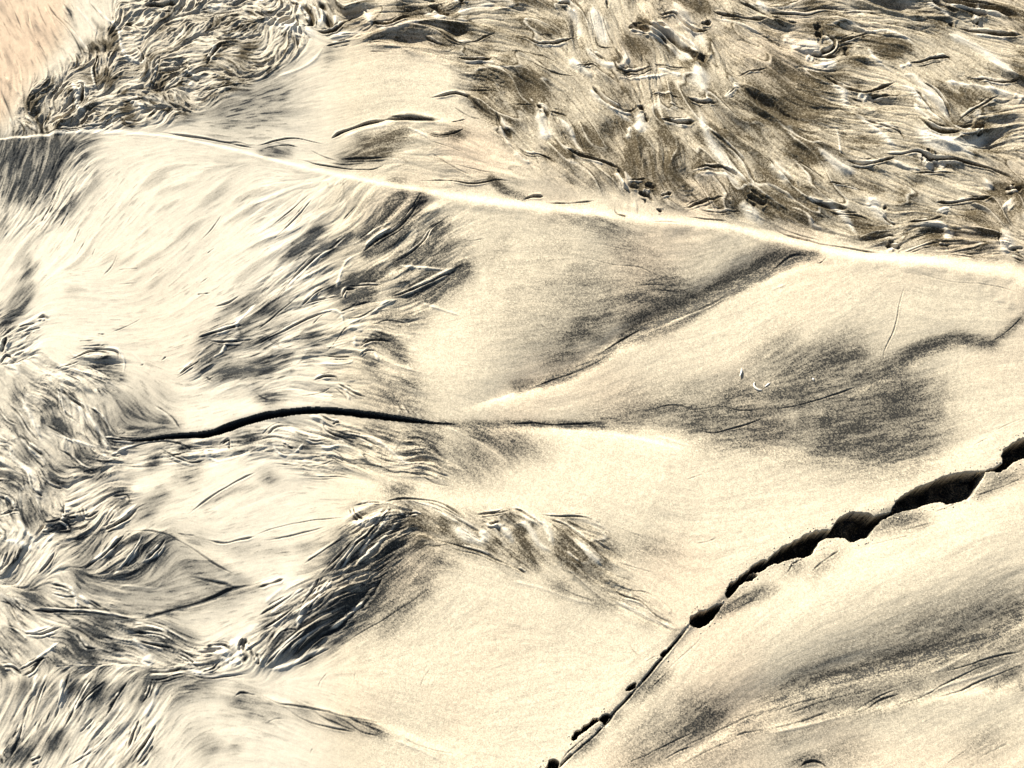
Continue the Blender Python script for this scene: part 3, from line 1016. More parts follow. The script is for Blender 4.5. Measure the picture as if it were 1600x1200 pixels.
g 3 .7 640,960 520,1080 400,1200
w 3 .7 680,980 600,1070 560,1130
d 18 .7 540,1080 620,1030
d 26 .6 400,1130 560,1060
d 16 .6 480,1000 580,930
w 3 .7 490,1170 560,1090 640,1000
g 2.5 .8 930,820 1000,805 1060,830
w 2.5 .7 900,790 920,820
g 3 .8 1100,970 1200,990 1290,1020 1400,1050 1500,1100 1600,1140
g 2 .6 1070,1010 1140,1010 1200,1000
d 12 .55 1160,880 1210,880
d 16 .4 1230,930 1340,1010
d 16 .4 1130,1080 1180,1110
d 16 .35 1230,1100 1250,1110
g 2.5 .6 1250,880 1340,950 1450,1000
d 14 .45 1450,980 1530,1040
g 3.5 .8 1380,820 1500,810 1600,790
g 3.5 .8 1400,850 1460,880 1530,860
w 5 .8 1430,870 1500,890 1560,880
w 7 1 1540,890 1590,960 1600,1000
d 14 .5 1550,830 1600,840
T 0 900
g 5 .9 200,215 400,225 560,230 700,250 800,270 900,265
g 5 .8 880,268 1050,220 1200,180 1350,130 1450,80 1600,60
d 7 .8 250,222 450,225 600,235 780,262
d 8 .75 940,255 1100,210 1250,170 1400,110 1500,70 1600,65
d 12 .5 1330,150 1500,110
d 45 .3 850,30 1050,10
d 50 .25 700,120 1000,120
d 12 .4 600,200 900,220
g 4 .6 1170,0 1300,30 1400,50 1480,80
d 8 .5 1200,10 1460,80
w 3 .6 700,50 900,70 980,70 1020,10
g 4 .8 320,50 400,70 470,110
g 3 .7 320,110 400,130 480,130
g 3 .7 80,130 140,200 210,260
w 3 .8 440,60 480,150 480,210
w 3 .8 500,120 550,170 580,210
g 3 .7 560,150 640,200
d 20 .5 130,130 230,130
d 16 .5 470,10 550,30
g 4 .8 160,360 240,370 310,350 390,320
g 3 .7 0,160 60,180 120,280 200,340
w 4 .8 100,270 160,350 250,340 360,310
g 3 .8 50,320 130,370 180,420
d 20 .4 60,400 100,410
g 2.5 .6 20,440 90,520
d 26 .75 520,370 640,340
d 18 .6 580,400 640,380
d 9 .6 570,460 730,460
g 3 .7 480,360 540,450 620,450
d 16 .5 430,390 490,420
d 8 .5 440,490 600,520
d 10 .5 330,530 400,510
g 3 .8 120,590 180,560 230,530 300,510
w 3 .7 200,530 300,470 380,410
d 18 .65 850,360 960,380 1080,410
g 3 .8 830,350 1000,370 1100,430
g 3 .7 860,410 960,430 1080,450
g 3 .7 810,320 900,300 1000,320 1090,370 1200,430
w 3 .8 820,285 950,310 1080,360
d 14 .55 1080,330 1190,420
g 1.5 .6 1010,420 1030,470
g 1.5 .6 1040,420 1060,470
g 1.5 .6 1070,430 1090,470
g 3 .8 1100,480 1180,520 1240,580
w 8 1 900,500 950,560
w 4 .7 830,380 880,440 930,470
g 4 .9 1290,440 1380,430 1430,450 1460,480
w 5 .9 1360,465 1430,490 1420,530 1370,500
g 9 1 1540,390 1520,450 1540,510 1520,550
w 5 .9 1440,390 1480,460 1500,520
w 5 .9 1430,550 1510,530
d 12 .6 1310,550 1340,540
g 3 .8 1270,600 1330,580 1370,530
g 2.5 .7 860,640 1000,650 1150,610 1280,640 1400,630 1560,610
g 3 .7 920,600 1050,600 1150,570
w 4 .8 1160,580 1280,610 1340,580
d 20 .55 1050,690 1180,690 1280,680
d 16 .6 830,650 1000,660
d 14 .6 860,770 900,740
g 3 .8 1450,770 1500,730 1600,745
d 22 .5 1480,790 1560,760
d 16 .35 1540,840 1600,860
g 4 .8 0,570 80,570 140,620
d 10 .7 0,590 60,595
g 5 .8 140,630 200,600 240,540 280,500
g 3.5 .8 600,600 500,760 400,960
d 9 .55 580,680 480,850
g 3.5 .8 660,660 540,760 470,850
d 8 .6 650,640 590,800
g 3.5 .7 800,660 720,780 660,890
d 7 .6 780,670 700,820
g 3 .6 960,640 930,740 880,800
g 4 .8 980,930 900,1060 820,1180
d 9 .6 890,1100 800,1190
g 4 .9 870,900 830,1000 800,1090
g 4 .7 170,820 120,1000 60,1160
d 8 .5 100,1000 60,1120
g 3.5 .6 320,590 260,720 200,900
g 3 .6 440,600 390,760 330,920
g 2.5 .6 720,960 600,1080 430,1190
g 3 .7 960,1060 900,1150 850,1200
g 3 .6 580,890 500,980
g 2 .5 320,840 280,940
g 2.5 .6 270,880 230,970
d 14 .5 640,640 620,780
d 14 .5 460,660 480,740
d 16 .4 100,700 240,690
d 30 .35 250,620 300,760
w 4 .7 560,640 480,800 440,860
w 4 .7 400,640 380,780 350,870
w 4 .7 990,670 960,780 900,900
w 4 .7 240,600 210,750
d 14 .9 300,1050 340,1020
d 14 .85 130,1130 170,1090
g 5 .8 0,1110 20,1180
g 4 .7 190,1160 260,1130
d 8 .5 340,970 400,1000
d 18 .3 1240,1000 1300,1100
d 8 .4 1310,1100 1370,1050
d 8 .4 1440,1100 1490,1060
d 10 .4 930,1110 960,1080
T 400 900
d 16 1 800,0 740,100 650,210 530,320
d 16 1 620,230 500,330 400,390 340,400
d 34 .6 660,60 520,190 340,320 200,420
d 20 .6 320,260 480,130 560,20
g 6 .8 790,0 720,120 620,220 500,330 350,405
d 22 .4 860,50 760,160 560,300
d 16 .6 250,400 130,510
g 2 .5 1080,80 900,200 780,280 640,360 500,460
d 8 .4 1080,80 900,200 800,270
d 30 .25 900,100 760,220
d 16 .4 980,40 1060,0
w 5 .8 470,430 350,480 200,560 80,590
w 4 .8 420,20 360,130 290,230 260,340
w 3.5 .8 500,0 420,100 350,200
w 3 .7 300,80 180,170 80,250
w 4 .7 190,60 60,170
g 3 .8 400,20 330,130 280,210
g 3 .8 480,20 400,130 330,230
g 3 .8 260,100 120,190 20,250
g 3 .8 250,200 130,290 30,340
g 3 .7 320,330 200,430 50,570
w 3 .8 300,330 160,470 100,560
w 2.5 .7 480,270 300,390 200,480
g 5 .9 0,80 100,50 180,20
g 4 .9 0,480 20,530 10,560
g 2.5 .6 280,340 180,350 110,420
d 14 .5 60,300 200,220
d 12 .5 60,400 120,330
g 2.5 .5 460,450 360,500 220,570
d 9 .4 380,490 300,530
g 3 .9 0,735 80,770 150,800 240,810 350,830 450,850 550,880 700,905 800,925
g 2.5 .8 130,790 210,840 280,890 360,925 450,945 550,965 620,978
g 2.5 .7 350,840 430,890 520,930 620,970
g 2 .7 430,850 560,910 650,970 770,1000
d 10 .5 250,820 320,850 340,880
d 12 .45 480,880 580,920
g 3 .7 600,900 720,950 810,990
g 2.5 .6 640,905 760,940 810,970
d 8 .5 560,890 700,940 800,990
w 2.5 .6 340,850 440,920 560,960
d 12 .45 20,860 120,855
g 2 .4 70,920 120,895 180,895
g 2 .5 900,980 960,1030 1080,1080 1230,1110
w 3 .6 820,1010 1000,1080 1150,1150
g 1.3 .4 440,610 400,660 390,700
g 1.3 .4 620,600 615,650
g 1.3 .4 1090,580 1050,630 1030,690
g 1.3 .4 340,1110 355,1080
T 800 900
g 3 .7 610,70 700,130 800,160 900,250 980,290 1050,330
g 2 .6 640,60 740,90 830,100 900,140
g 2 .6 680,180 800,230 900,280 1000,350
w 4 .7 630,150 760,210 900,280 1030,340
w 3.5 .7 850,100 950,190 1000,240
g 1.8 .5 870,110 960,180 1030,260
w 3.5 .6 0,30 200,80 330,130 450,160 560,180
g 2 .5 290,70 400,120 520,160
d 14 .35 230,60 360,100
d 14 .35 480,140 580,190
g 1.5 .5 720,410 760,470 810,510
g 1.3 .5 830,540 900,500
d 9 .7 1620,80 1500,130 1380,180 1290,225
g 1.8 .5 1600,130 1450,180 1330,240
d 14 .55 940,610 850,680 760,750
g 1.8 .7 970,600 900,670 865,705
g 1.5 .4 1200,370 1130,440 960,590
d 10 .4 680,850 630,890
g 3.5 1 1120,310 1060,370 1010,430 930,520 860,610 790,690 730,760 650,840
g 2.5 .9 620,890 560,950 470,1040 380,1115 330,1160 290,1200
d 8 .4 1060,350 1000,420
d 8 .4 560,980 460,1070 380,1140
g 2 .8 470,1000 400,1060 340,1110 310,1160
g 1.5 .6 390,1040 420,1090
g 1.5 .6 470,1000 490,1040
g 1.5 .5 430,1030 450,1080
d 34 .5 1050,930 1250,870
d 22 .55 1180,930 1290,890
d 34 .4 840,1060 1000,1000
d 24 .4 700,1170 880,1080
g 2 .5 1250,920 1100,990 900,1090 700,1180
d 10 .55 1600,820 1500,870 1380,970
d 8 .55 1560,950 1430,990
g 2.5 .6 1600,960 1450,980 1380,1010
g 2.5 .5 1600,830 1450,890 1200,1010 1000,1100
g 2.5 .5 1450,1000 1250,1080 1060,1180
g 2.5 .6 1150,1060 1050,1090 950,1150
d 60 .25 1000,1100 1300,1000 1500,900
T 1200 900
d 9 .8 1600,190 1500,260 1400,350 1300,400
d 10 .85 1380,370 1250,415 1100,460 950,510 850,535
d 10 .8 900,520 750,550 600,590 480,630 350,650
d 12 .7 420,640 250,680 130,730 0,800
d 40 .4 1600,180 1400,260 1100,380
d 45 .35 1200,320 900,430 600,540
d 30 .35 600,560 350,640 150,720
d 22 .4 1550,230 1300,380
g 3 .5 1600,290 1400,375 1150,450 950,520 700,560
d 45 .3 1000,560 700,680 300,790
d 26 .4 600,720 350,810 100,880
d 20 .4 1350,440 1500,390 1600,370
d 16 .45 1070,570 1150,530
d 12 .4 1120,640 1300,570 1450,540
g 2.5 .7 830,730 700,780 600,840 520,855
g 2.5 .6 780,810 950,760 1100,680 1300,580 1450,540
g 2.5 .6 1100,600 1250,560 1400,510 1600,470
g 3 .7 1050,760 1200,720 1300,670 1450,610 1600,550
d 9 .5 1390,690 1500,640 1600,580
d 16 .4 1560,680 1600,670
g 2.5 .6 400,840 200,910 0,960
g 2 .6 520,855 700,750 830,700
g 2 .5 0,860 200,790 400,740
g 2 .5 100,870 300,800 500,740
w 4 .7 500,870 350,905 150,955 0,985
w 3 .6 1600,500 1350,610 1100,690 850,770
w 3 .6 1300,460 1100,570 1000,610
g 3.5 1 195,1200 240,1168 300,1160 350,1178 385,1205
d 9 .6 130,1190 240,1150 330,1140
d 24 .3 330,1100 600,1070
d 24 .25 1250,1080 1500,980
g 2 .3 1120,1170 1250,1080
g 2 .3 1300,1150 1500,1040
d 26 .2 0,1080 200,1020
T 0 0
d 7 1 5080,1580 4960,1640 4800,1700 4560,1820 4360,1940 4200,2040 4080,2085 3900,2140
d 6 1 3850,2160 3740,2225 3640,2290 3520,2350 3400,2400
d 5 1 2760,2640 3000,2648 3200,2642 3400,2645 3600,2640 3760,2638
d 7 .9 5540,2340 5640,2270 5760,2180 5880,2150 6000,2125 6090,2142 6180,2150
d 5 .9 5000,4300 5200,4235 5500,4150 5700,4080 5900,4030 6100,3980 6400,3850
d 14 1.5 5080,180 5150,184
d 7 1.4 5240,230 5290,270 5240,310
d 9 1.4 6130,786 6160,780
d 9 1.3 5950,20 6100,50 6250,60 6400,110
d 8 1.3 4000,150 4160,250 4300,350 4390,400
d 5 1.2 5530,340 5620,345
d 8 1.2 3960,1140 4080,1180
d 9 .9 6200,1190 6400,1170
d 5 1 3320,3300 3200,3330
d 5 1.1 3070,1110 3150,1180 3280,1230
d 4 1.1 4330,1060 4500,1045 4600,1075
T 0 0
d 3 .8 0,20 60,130 100,180
d 3 .7 70,60 110,150
d 2.5 .9 155,60 185,170 215,240 260,330 290,380
d 2.5 .7 205,90 230,170 250,220
d 3 .8 320,180 345,240 370,310
d 2.5 .9 420,40 450,110 480,180
d 2.5 .7 260,150 300,250 330,330
d 2.5 .8 540,60 590,140 640,190
d 2.5 .6 20,300 70,400 110,480
d 2.5 .6 130,330 180,440
d 2.5 .7 190,370 240,470
d 2 .8 0,500 60,540 110,600
d 2.5 .8 0,560 40,640 80,740
d 4 .7 0,30 40,90 
w 3 .7 180,100 210,200 250,290
w 3 .7 280,40 340,150 400,250
w 2.5 .7 30,480 100,560 130,610
w 3 .7 480,40 560,140 620,220
d 8 1.2 2520,1230 2420,1330 2330,1430 2260,1480
d 9 1.2 2640,1240 2560,1360 2480,1470 2400,1530 2300,1580
d 9 1.1 2780,1400 2680,1520 2600,1600 2500,1640
d 10 1.2 2900,1690 2780,1780 2680,1840 2520,1840
d 6 1.1 2880,1680 2740,1750 2600,1800 2450,1850
d 9 1.2 2360,1730 2260,1760 2170,1780
d 7 1 2330,1830 2240,1850 2150,1870
d 7 1.1 2300,2140 2380,2120 2450,2150 2520,2220
d 9 .9 1940,1520 1860,1560 1780,1620
d 8 .9 2180,1460 2110,1510 2050,1570
d 12 .7 1480,2130 1340,2200 1240,2260
d 10 .7 1800,2230 1640,2280 1500,2310
d 10 .8 1460,2290 1380,2320 1300,2330
"""

def stroke(kind, w, s, pts):
    if kind == 'd':
        w = w * 1.12
        if pts[0][0] < 165 and pts[0][1] < 200 and pts[0][0] + pts[0][1] < 180: s *= .38
        s = s * (1.6 if s >= .7 else 1.3 if s >= .5 else 1.0)
        r = raster(pts, w * 2.6)
        if r is None: return
        sl, D, SG, T, WW = r
        g = np.exp(-(D / (w * CPP * .9)) ** 2) * (.5 + .5 * np.sin(np.clip(T, 0, 1) * math.pi))
        STAIN_SHADE[sl] = np.maximum(STAIN_SHADE[sl], s * g) + .45 * np.minimum(STAIN_SHADE[sl], s * g)
        return
    thin = w < 2
    up_ = pts[0][1] < 330 and pts[0][0] > 380
    if pts[0][0] < 180 and pts[0][1] < 190: s *= 1.5
    if up_ and w > 3: w *= 1.25
    if up_ and kind == 'g': s *= 1.15
    w = w * rng.uniform(.75, 1.0)
    sig = max(.8, w * CPP * .5)
    r = raster(pts, w * 2.6 + 6, .45 if kind == 'g' else .35)
    if r is None: return
    sl, D, SG, T, WW = r
    ph, fq = rng.uniform(0, 6.28), rng.uniform(5, 11)
    sk = rng.uniform(.7, 1.5)
    Tk = np.clip(T, 0, 1) ** sk
    tp = np.clip(np.sin(Tk * math.pi) * 1.9, 0, 1) * (.78 + .22 * np.sin(T * fq + ph))
    sg_ = np.maximum(sig * (.3 + .8 * tp), .75)  # stains, and shade painted on slopes, folds and hollows
    g = np.exp(-(D / sg_) ** 2) * tp
    mm = sig * STEP * min(1.0, ((3.0 / max(w, .5)) ** .45) if kind == 'g' else ((2.6 / max(w, .5)) ** .9))  # sunlit faces painted as lines cleared of dark grains and paler
    if kind == 'g':
        gain = 1.35 if pts[0][1] < 330 and pts[0][0] > 380 else 1.0
        H[sl] -= s * mm * 2.0 * gain * g
        H[sl] += s * mm * .7 * np.exp(-((D - 2.0 * sg_) / sg_) ** 2) * tp
        M[sl] += s * (.8 if thin else 1.6 if up_ else 1.15) * np.exp(-(D / (sg_ * 1.05)) ** 2) * tp * (.7 + .45 * mn[sl])
    elif kind == 'w':
        H[sl] += s * mm * (2.2 if up_ else 2.0) * np.exp(-(D / (sg_ * 1.5)) ** 2) * tp
        LIT_LINE[sl] = np.maximum(LIT_LINE[sl], np.clip(1.7 * s * np.exp(-(D / (sg_ * (2.2 if up_ else 1.8))) ** 2) * tp, 0, 1))

def beside(pts, off, t0, t1):
    """a line running along another, a little off it"""
    L = smooth_line(pts, 4)
    n = len(L); a, b = int(t0 * (n - 1)), int(t1 * (n - 1)) + 1
    if b - a < 3: return None
    tx, ty = np.gradient(L[:, 0]), np.gradient(L[:, 1]); l = np.hypot(tx, ty) + 1e-6
    o = off * np.linspace(rng.uniform(.3, 1.1), rng.uniform(.5, 1.5), n)
    Q = np.stack([L[:, 0] - ty / l * o, L[:, 1] + tx / l * o], 1)[a:b]
    k = max(1, len(Q) // 5)
    return [tuple(p) for p in Q[::k]]

ox = oy = 0
for line in DATA.strip().splitlines():
    p = line.split()
    if p[0] == 'T':
        ox, oy = float(p[1]), float(p[2]); continue
    pts = [tuple(map(float, t.split(','))) for t in p[3:]]
    pts = [(ox + a / 4, oy + b / 4) for a, b in pts]
    w, s = float(p[1]), float(p[2])
    ln = sum(math.hypot(b[0] - a[0], b[1] - a[1]) for a, b in zip(pts, pts[1:]))
    mx, my = to_grid(*pts[len(pts) // 2])
    rr_ = rough[int(np.clip(my, 0, NY - 1)), int(np.clip(mx, 0, NX - 1))]
    if p[0] == 'g' and w >= 2.5 and ln > 16 and rr_ > .12:
        for sd_ in (-1, 1):
            if rng.random() < .8:
                q_ = beside(pts, sd_ * (w * .9 + rng.uniform(1, 4)), rng.uniform(0, .35), rng.uniform(.6, 1))
                if q_ and len(q_) > 1: stroke('g', max(1.3, w * .45), s * .75, q_)
            if rng.random() < .65:
                q_ = beside(pts, sd_ * (w * .6 + rng.uniform(.5, 2)), rng.uniform(0, .4), rng.uniform(.6, 1))
                if q_ and len(q_) > 1: stroke('w', max(1.5, w * .6), s * .9, q_)
    if p[0] == 'w' and rr_ < .15: s *= .55
    if p[0] == 'g' and rr_ < .15: s *= .85
    stroke(p[0], w, s, pts)
for P, a, b in (
        ([(1020, 655), (1100, 628), (1200, 602), (1330, 555), (1400, 585), (1480, 615), (1478, 680), (1400, 707), (1300, 710), (1200, 692), (1100, 674)], .30, 10),  # grey smudge: stain and the hollow's shade painted together
        ([(1190, 645), (1300, 590), (1400, 555), (1460, 560), (1440, 600), (1350, 650), (1230, 665)], .2, 15),
        ([(1310, 610), (1430, 605), (1490, 635), (1475, 690), (1390, 708), (1300, 700)], .26, 24),
        ([(1120, 600), (1220, 560), (1330, 530), (1390, 545), (1320, 590), (1230, 625), (1130, 630)], .26, 13),
        ([(1060, 1170), (1130, 1120), (1230, 1068), (1350, 1005), (1450, 955), (1640, 870), (1650, 960), (1480, 1030), (1350, 1062), (1200, 1115)], .11, 18),
        ([(1010, 1175), (1060, 1130), (1120, 1095), (1160, 1100), (1110, 1145), (1050, 1180)], .28, 14),
        ([(1200, 1120), (1350, 1062), (1480, 1030), (1650, 965), (1650, 1045), (1450, 1090), (1330, 1112), (1200, 1140)], .2, 8),
        ([(-80, 224), (60, 218), (145, 212), (125, 245), (80, 290), (20, 320), (-80, 330)], .55, 7),
        ([(170, 836), (260, 834), (330, 870), (385, 908), (330, 930), (230, 960), (150, 955), (120, 900)], .22, 8),
        ([(1278, 394), (1215, 397), (1150, 427), (1085, 462), (1010, 500), (960, 535), (992, 528), (1080, 486), (1170, 443), (1245, 410)], 1.3, 2.5),  # shaded side of the fold, painted dark
        ([(850, 470), (950, 440), (1060, 438), (1095, 466), (1010, 505), (920, 495)], .26, 18),
        ([(670, 335), (1250, 368), (1180, 408), (1060, 470), (940, 540), (800, 560), (720, 430)], .13, 28),
        ([(655, 850), (700, 850), (660, 950), (570, 1020), (500, 1035), (560, 960)], .34, 13),  # shade painted on the ridge flank, this outline and the next
        ([(640, 800), (660, 850), (600, 940), (530, 1000), (470, 1030), (440, 1030), (520, 960), (590, 880)], .24, 8),
        ([(620, 660), (720, 668), (800, 690), (790, 740), (700, 720), (640, 700)], .22, 14),
        ([(175, 640), (270, 650), (285, 678), (230, 684), (190, 680)], .3, 6),
        ([(370, 120), (480, 90), (470, 140), (400, 190), (330, 200), (350, 160)], .26, 12),
        ([(1180, 130), (1260, 130), (1310, 170), (1280, 200), (1200, 190)], .3, 14),
        ([(980, 200), (1060, 200), (1080, 300), (990, 295)], .2, 10),
        ([(360, 1080), (420, 1085), (560, 1130), (610, 1148), (520, 1145), (430, 1115), (380, 1105)], .3, 5)):
    STAIN_SHADE += a * poly(P, b * 1.35) * (.75 + .25 * noise(7))
STAIN_SHADE = np.maximum(blur(STAIN_SHADE, 1.9), 0)
frayed = .5 + .5 * np.tanh(L3 * .35 + L2 * .55 + L1 * .6)
STAIN_SHADE *= 1 - .38 * poly(R_RIDGE, 5)
SOFT = 1 - np.exp(-1.75 * STAIN_SHADE)
fr = .5 * coarse * (1 - np.clip(rough * 2, 0, 1))
M += SOFT * 1.15 * (.47 + .30 * fr + (.80 - .5 * fr) * frayed * (1.15 - .5 * SOFT))
M += .34 * sstep(L3 + .5 * L2, .3, 2.2) * poly([(-60, 225), (400, 250), (640, 300), (560, 360), (420, 440), (330, 500), (-60, 480)], 30)
M *= 1 - .93 * LIT_LINE
# fine dark threads drawn out along the flow
M += (.8 * sstep(L1, .8, 1.9) * (.25 + .75 * patchy2) + .25 * sstep(L2, .7, 1.8)) * np.clip(rough * 1.1, 0, 1) * (.4 + .8 * fine) * (1 - LIT_LINE)

# ------------------------------------------------------------------ larger landforms
def bank(A, reach, pts, full=None):
    """the sand stands A higher to the right of the line than to its left; third number = half-width of the slope"""
    sl, D, SG, T, WW = raster(pts, reach * 2.2)
    d = D * SG / CPP
    tp = np.clip(np.minimum(T, 1 - T) * 8, 0, 1)
    if full: tp = tp * np.clip((WW / full) ** 1.5, .1, 1.15) * np.clip(1 + .25 * noise(20)[sl], .1, 2)
    H[sl] += A * np.tanh(d / WW) * np.exp(-(d / reach) ** 2) * tp

def swell(A, pts):
    sl, D, SG, T, WW = raster(pts, 2.5 * max(p[2] for p in pts))
    tp = np.clip(np.minimum(T, 1 - T) * 4, 0, 1)
    H[sl] += A * np.exp(-(D / CPP / WW) ** 2) * tp

def fall(A, north, southw, pts):
    """the sand slopes down for a long way to a line and climbs again steeply beyond it"""
    sl, D, SG, T, WW = raster(pts, north * 7.0)
    d = D * SG / CPP
    tp = sstep(np.minimum(T, 1 - T), 0, .22)
    H[sl] -= A * tp * np.where(d < 0, np.exp(-np.abs(d) / north) * (1 + np.abs(d) / north) , np.exp(-(d / southw) ** 1.3))

FOLD = [(690, 646, 1), (760, 624, 1), (830, 601, 1), (880, 586, 1), (930, 557, 1), (980, 528, 1), (1080, 478, 1), (1200, 421, 1), (1275, 396, 1), (1320, 380, 1)]
fall(.017, 17, 9, FOLD)
fall(.010, 20, 18, [(1020, 664, 1), (1080, 670, 1), (1130, 677, 1), (1200, 692, 1), (1300, 711, 1), (1400, 715, 1), (1490, 700, 1), (1580, 660, 1)])
fall(.012, 24, 12, [(960, 1230, 1), (1080, 1170, 1), (1200, 1100, 1), (1290, 1062, 1), (1350, 1047, 1), (1412, 1032, 1), (1475, 1014, 1), (1550, 991, 1), (1620, 945, 1), (1700, 890, 1)])
fall(.008, 16, 14, [(680, 661, 1), (800, 662, 1), (920, 664, 1), (1020, 668, 1), (1090, 690, 1)])
fall(.006, 12, 5, [(1300, 630, 1), (1340, 608, 1), (1380, 589, 1), (1420, 562, 1), (1460, 543, 1), (1510, 535, 1), (1560, 535, 1)])
fall(.007, 12, 6, [(560, 372, 1), (590, 350, 1), (620, 325, 1), (650, 298, 1)])
fall(.008, 14, 6, [(575, 400, 1), (610, 372, 1), (640, 345, 1), (672, 308, 1)])
fall(.008, 14, 7, [(600, 412, 1), (640, 396, 1), (665, 372, 1), (700, 345, 1)])
fall(.008, 14, 7, [(605, 468, 1), (650, 460, 1), (690, 445, 1), (730, 420, 1)])
fall(.006, 10, 8, [(540, 446, 1), (570, 446, 1), (600, 440, 1)])
fall(.006, 12, 6, [(450, 392, 1), (490, 372, 1), (520, 350, 1), (550, 326, 1)])

CREST = [(-260, 232), (-120, 222), (0, 217), (130, 207), (250, 210), (350, 228), (420, 246), (500, 265), (620, 290), (740, 311), (860, 325), (1000, 341), (1120, 351), (1200, 368), (1280, 388), (1340, 402), (1450, 409), (1540, 421), (1600, 432), (1720, 470), (1880, 540)]
CW = [2.2, 2.2, 2.2, 2.2, 2.4, 2.8, 3.2, 4, 5, 8, 9, 10, 9, 10, 10, 9, 10, 14, 17, 18, 18]
bank(.0085, 48, [(a, b, w) for (a, b), w in zip(CREST, CW)], 8.0)
sl, D, SG, T, WW = raster([(a, b, w) for (a, b), w in zip(CREST, CW)], 60)
WW = WW * np.clip(1 + .18 * noise(12)[sl] + .06 * noise(4)[sl], .3, 2)
M[sl] *= 1 - np.clip(.72 + .3 * noise(6)[sl], 0, .95) * np.exp(-(D / (CPP * WW * .95)) ** 4)
H[sl] += (.00038 * WW * np.exp(-((D * SG / CPP - WW) / (WW * 1.4)) ** 2))
bank(.0045, 70, [(760, 622, 6), (790, 612, 6), (830, 600, 6), (930, 556, 6), (980, 528, 6), (1080, 477, 7), (1200, 430, 8), (1300, 400, 9)])
swell(-.006, [(880, 575, 10), (980, 515, 12), (1080, 465, 14), (1180, 415, 16), (1270, 388, 14)])
bank(.004, 60, [(640, 655, 5), (720, 664, 5), (800, 666, 5), (900, 673, 6), (1000, 688, 7), (1100, 712, 8)])
bank(.008, 70, [(660, 770, 10), (628, 810, 9), (600, 860, 9), (560, 925, 9), (510, 985, 10), (440, 1030, 9), (380, 1060, 9)])
swell(-.007, [(620, 850, 16), (580, 915, 18), (530, 975, 18), (470, 1020, 14)])
swell(.010, [(600, 790, 26), (540, 870, 30), (460, 970, 34), (390, 1030, 26)])
swell(.008, [(640, 790, 24), (760, 815, 28), (880, 850, 28), (980, 930, 22)])
bank(.005, 60, [(1080, 1180, 10), (1200, 1100, 12), (1350, 1048, 11), (1480, 1014, 11), (1640, 940, 13)])
swell(-.006, [(1080, 1150, 22), (1200, 1085, 20), (1350, 1042, 17), (1480, 1008, 18), (1640, 930, 26)])
swell(.014, [(1120, 1040, 60), (1300, 960, 70), (1480, 880, 80), (1700, 780, 90)])
bank(.005, 40, [(1160, 1148, 6), (1240, 1128, 5), (1330, 1112, 5), (1450, 1092, 6), (1640, 1060, 8)])
swell(.012, [(1180, 540, 60), (1300, 480, 80), (1450, 460, 90), (1640, 520, 90)])
swell(-.007, [(1050, 655, 30), (1180, 660, 45), (1330, 670, 50), (1460, 650, 45)])
swell(-.005, [(1080, 620, 20), (1250, 580, 26), (1340, 545, 22)])
swell(.008, [(820, 700, 60), (930, 760, 80), (1080, 830, 80)])
bank(.004, 40, [(170, 832, 5), (250, 830, 5), (320, 860, 6), (400, 905, 6)])
bank(.005, 36, [(60, 955, 5), (150, 960, 5), (220, 967, 5), (300, 947, 5), (400, 915, 5), (460, 900, 5)])
bank(.004, 40, [(-60, 1060, 6), (100, 1056, 6), (230, 1056, 6), (330, 1058, 6)])
bank(.004, 34, [(400, 1083, 4), (480, 1104, 4), (560, 1122, 4), (640, 1150, 5), (720, 1185, 5)])
bank(.0035, 40, [(520, 215, 4), (580, 195, 4), (640, 185, 4), (720, 190, 5)])
swell(.006, [(540, 250, 20), (640, 215, 34), (760, 230, 34)])
swell(.008, [(60, 420, 90), (180, 380, 120), (330, 330, 110)])

# the long dark slot
SLOT = [(205, 688, .6), (230, 686, 1.8), (265, 682, 2.6), (300, 680, 3.2), (330, 677, 4.2), (360, 667, 5.0), (400, 654.5, 5.0), (430, 648, 5.0), (470, 643, 4.4), (500, 642, 4.1), (540, 644, 4.3), (575, 648, 4.6), (612, 652.5, 3.8), (650, 657, 2.2), (680, 660.5, 1.3), (710, 662, .7)]
SLOT = [(a, b, c * .98) for a, b, c in SLOT]
bank(-.006, 40, [(a, b, max(4, c * 1.2)) for a, b, c in SLOT])
# the crevice with its pits
UP = "1145,912 1158,900 1170,893 1175,885 1190,876 1200,877 1205,870 1222,855 1240,847 1257,839 1275,831 1292,829 1300,829 1304,818 1312,809 1330,801 1345,800 1357,802 1365,807 1380,804 1392,801 1395,792 1400,784 1412,774 1430,765 1440,759 1457,754 1472,746 1487,741 1507,737 1525,736 1530,739 1540,736 1557,730 1567,725 1566,712 1570,702 1585,691 1600,685 1640,668 1700,640 1760,620"
LO = "1770,650 1720,672 1660,702 1600,716 1585,722 1572,732 1562,737 1555,736 1541,737 1536,747 1527,760 1522,772 1500,784 1480,789 1472,785 1460,785 1445,789 1425,795 1410,800 1397,804 1385,811 1377,812 1370,820 1362,831 1355,841 1345,842 1329,847 1320,842 1310,840 1292,841 1282,846 1275,855 1270,865 1262,870 1245,871 1225,877 1205,884 1195,890 1186,895 1176,893 1166,903 1152,913"
pr = lambda s: [tuple(map(float, t.split(','))) for t in s.split()]
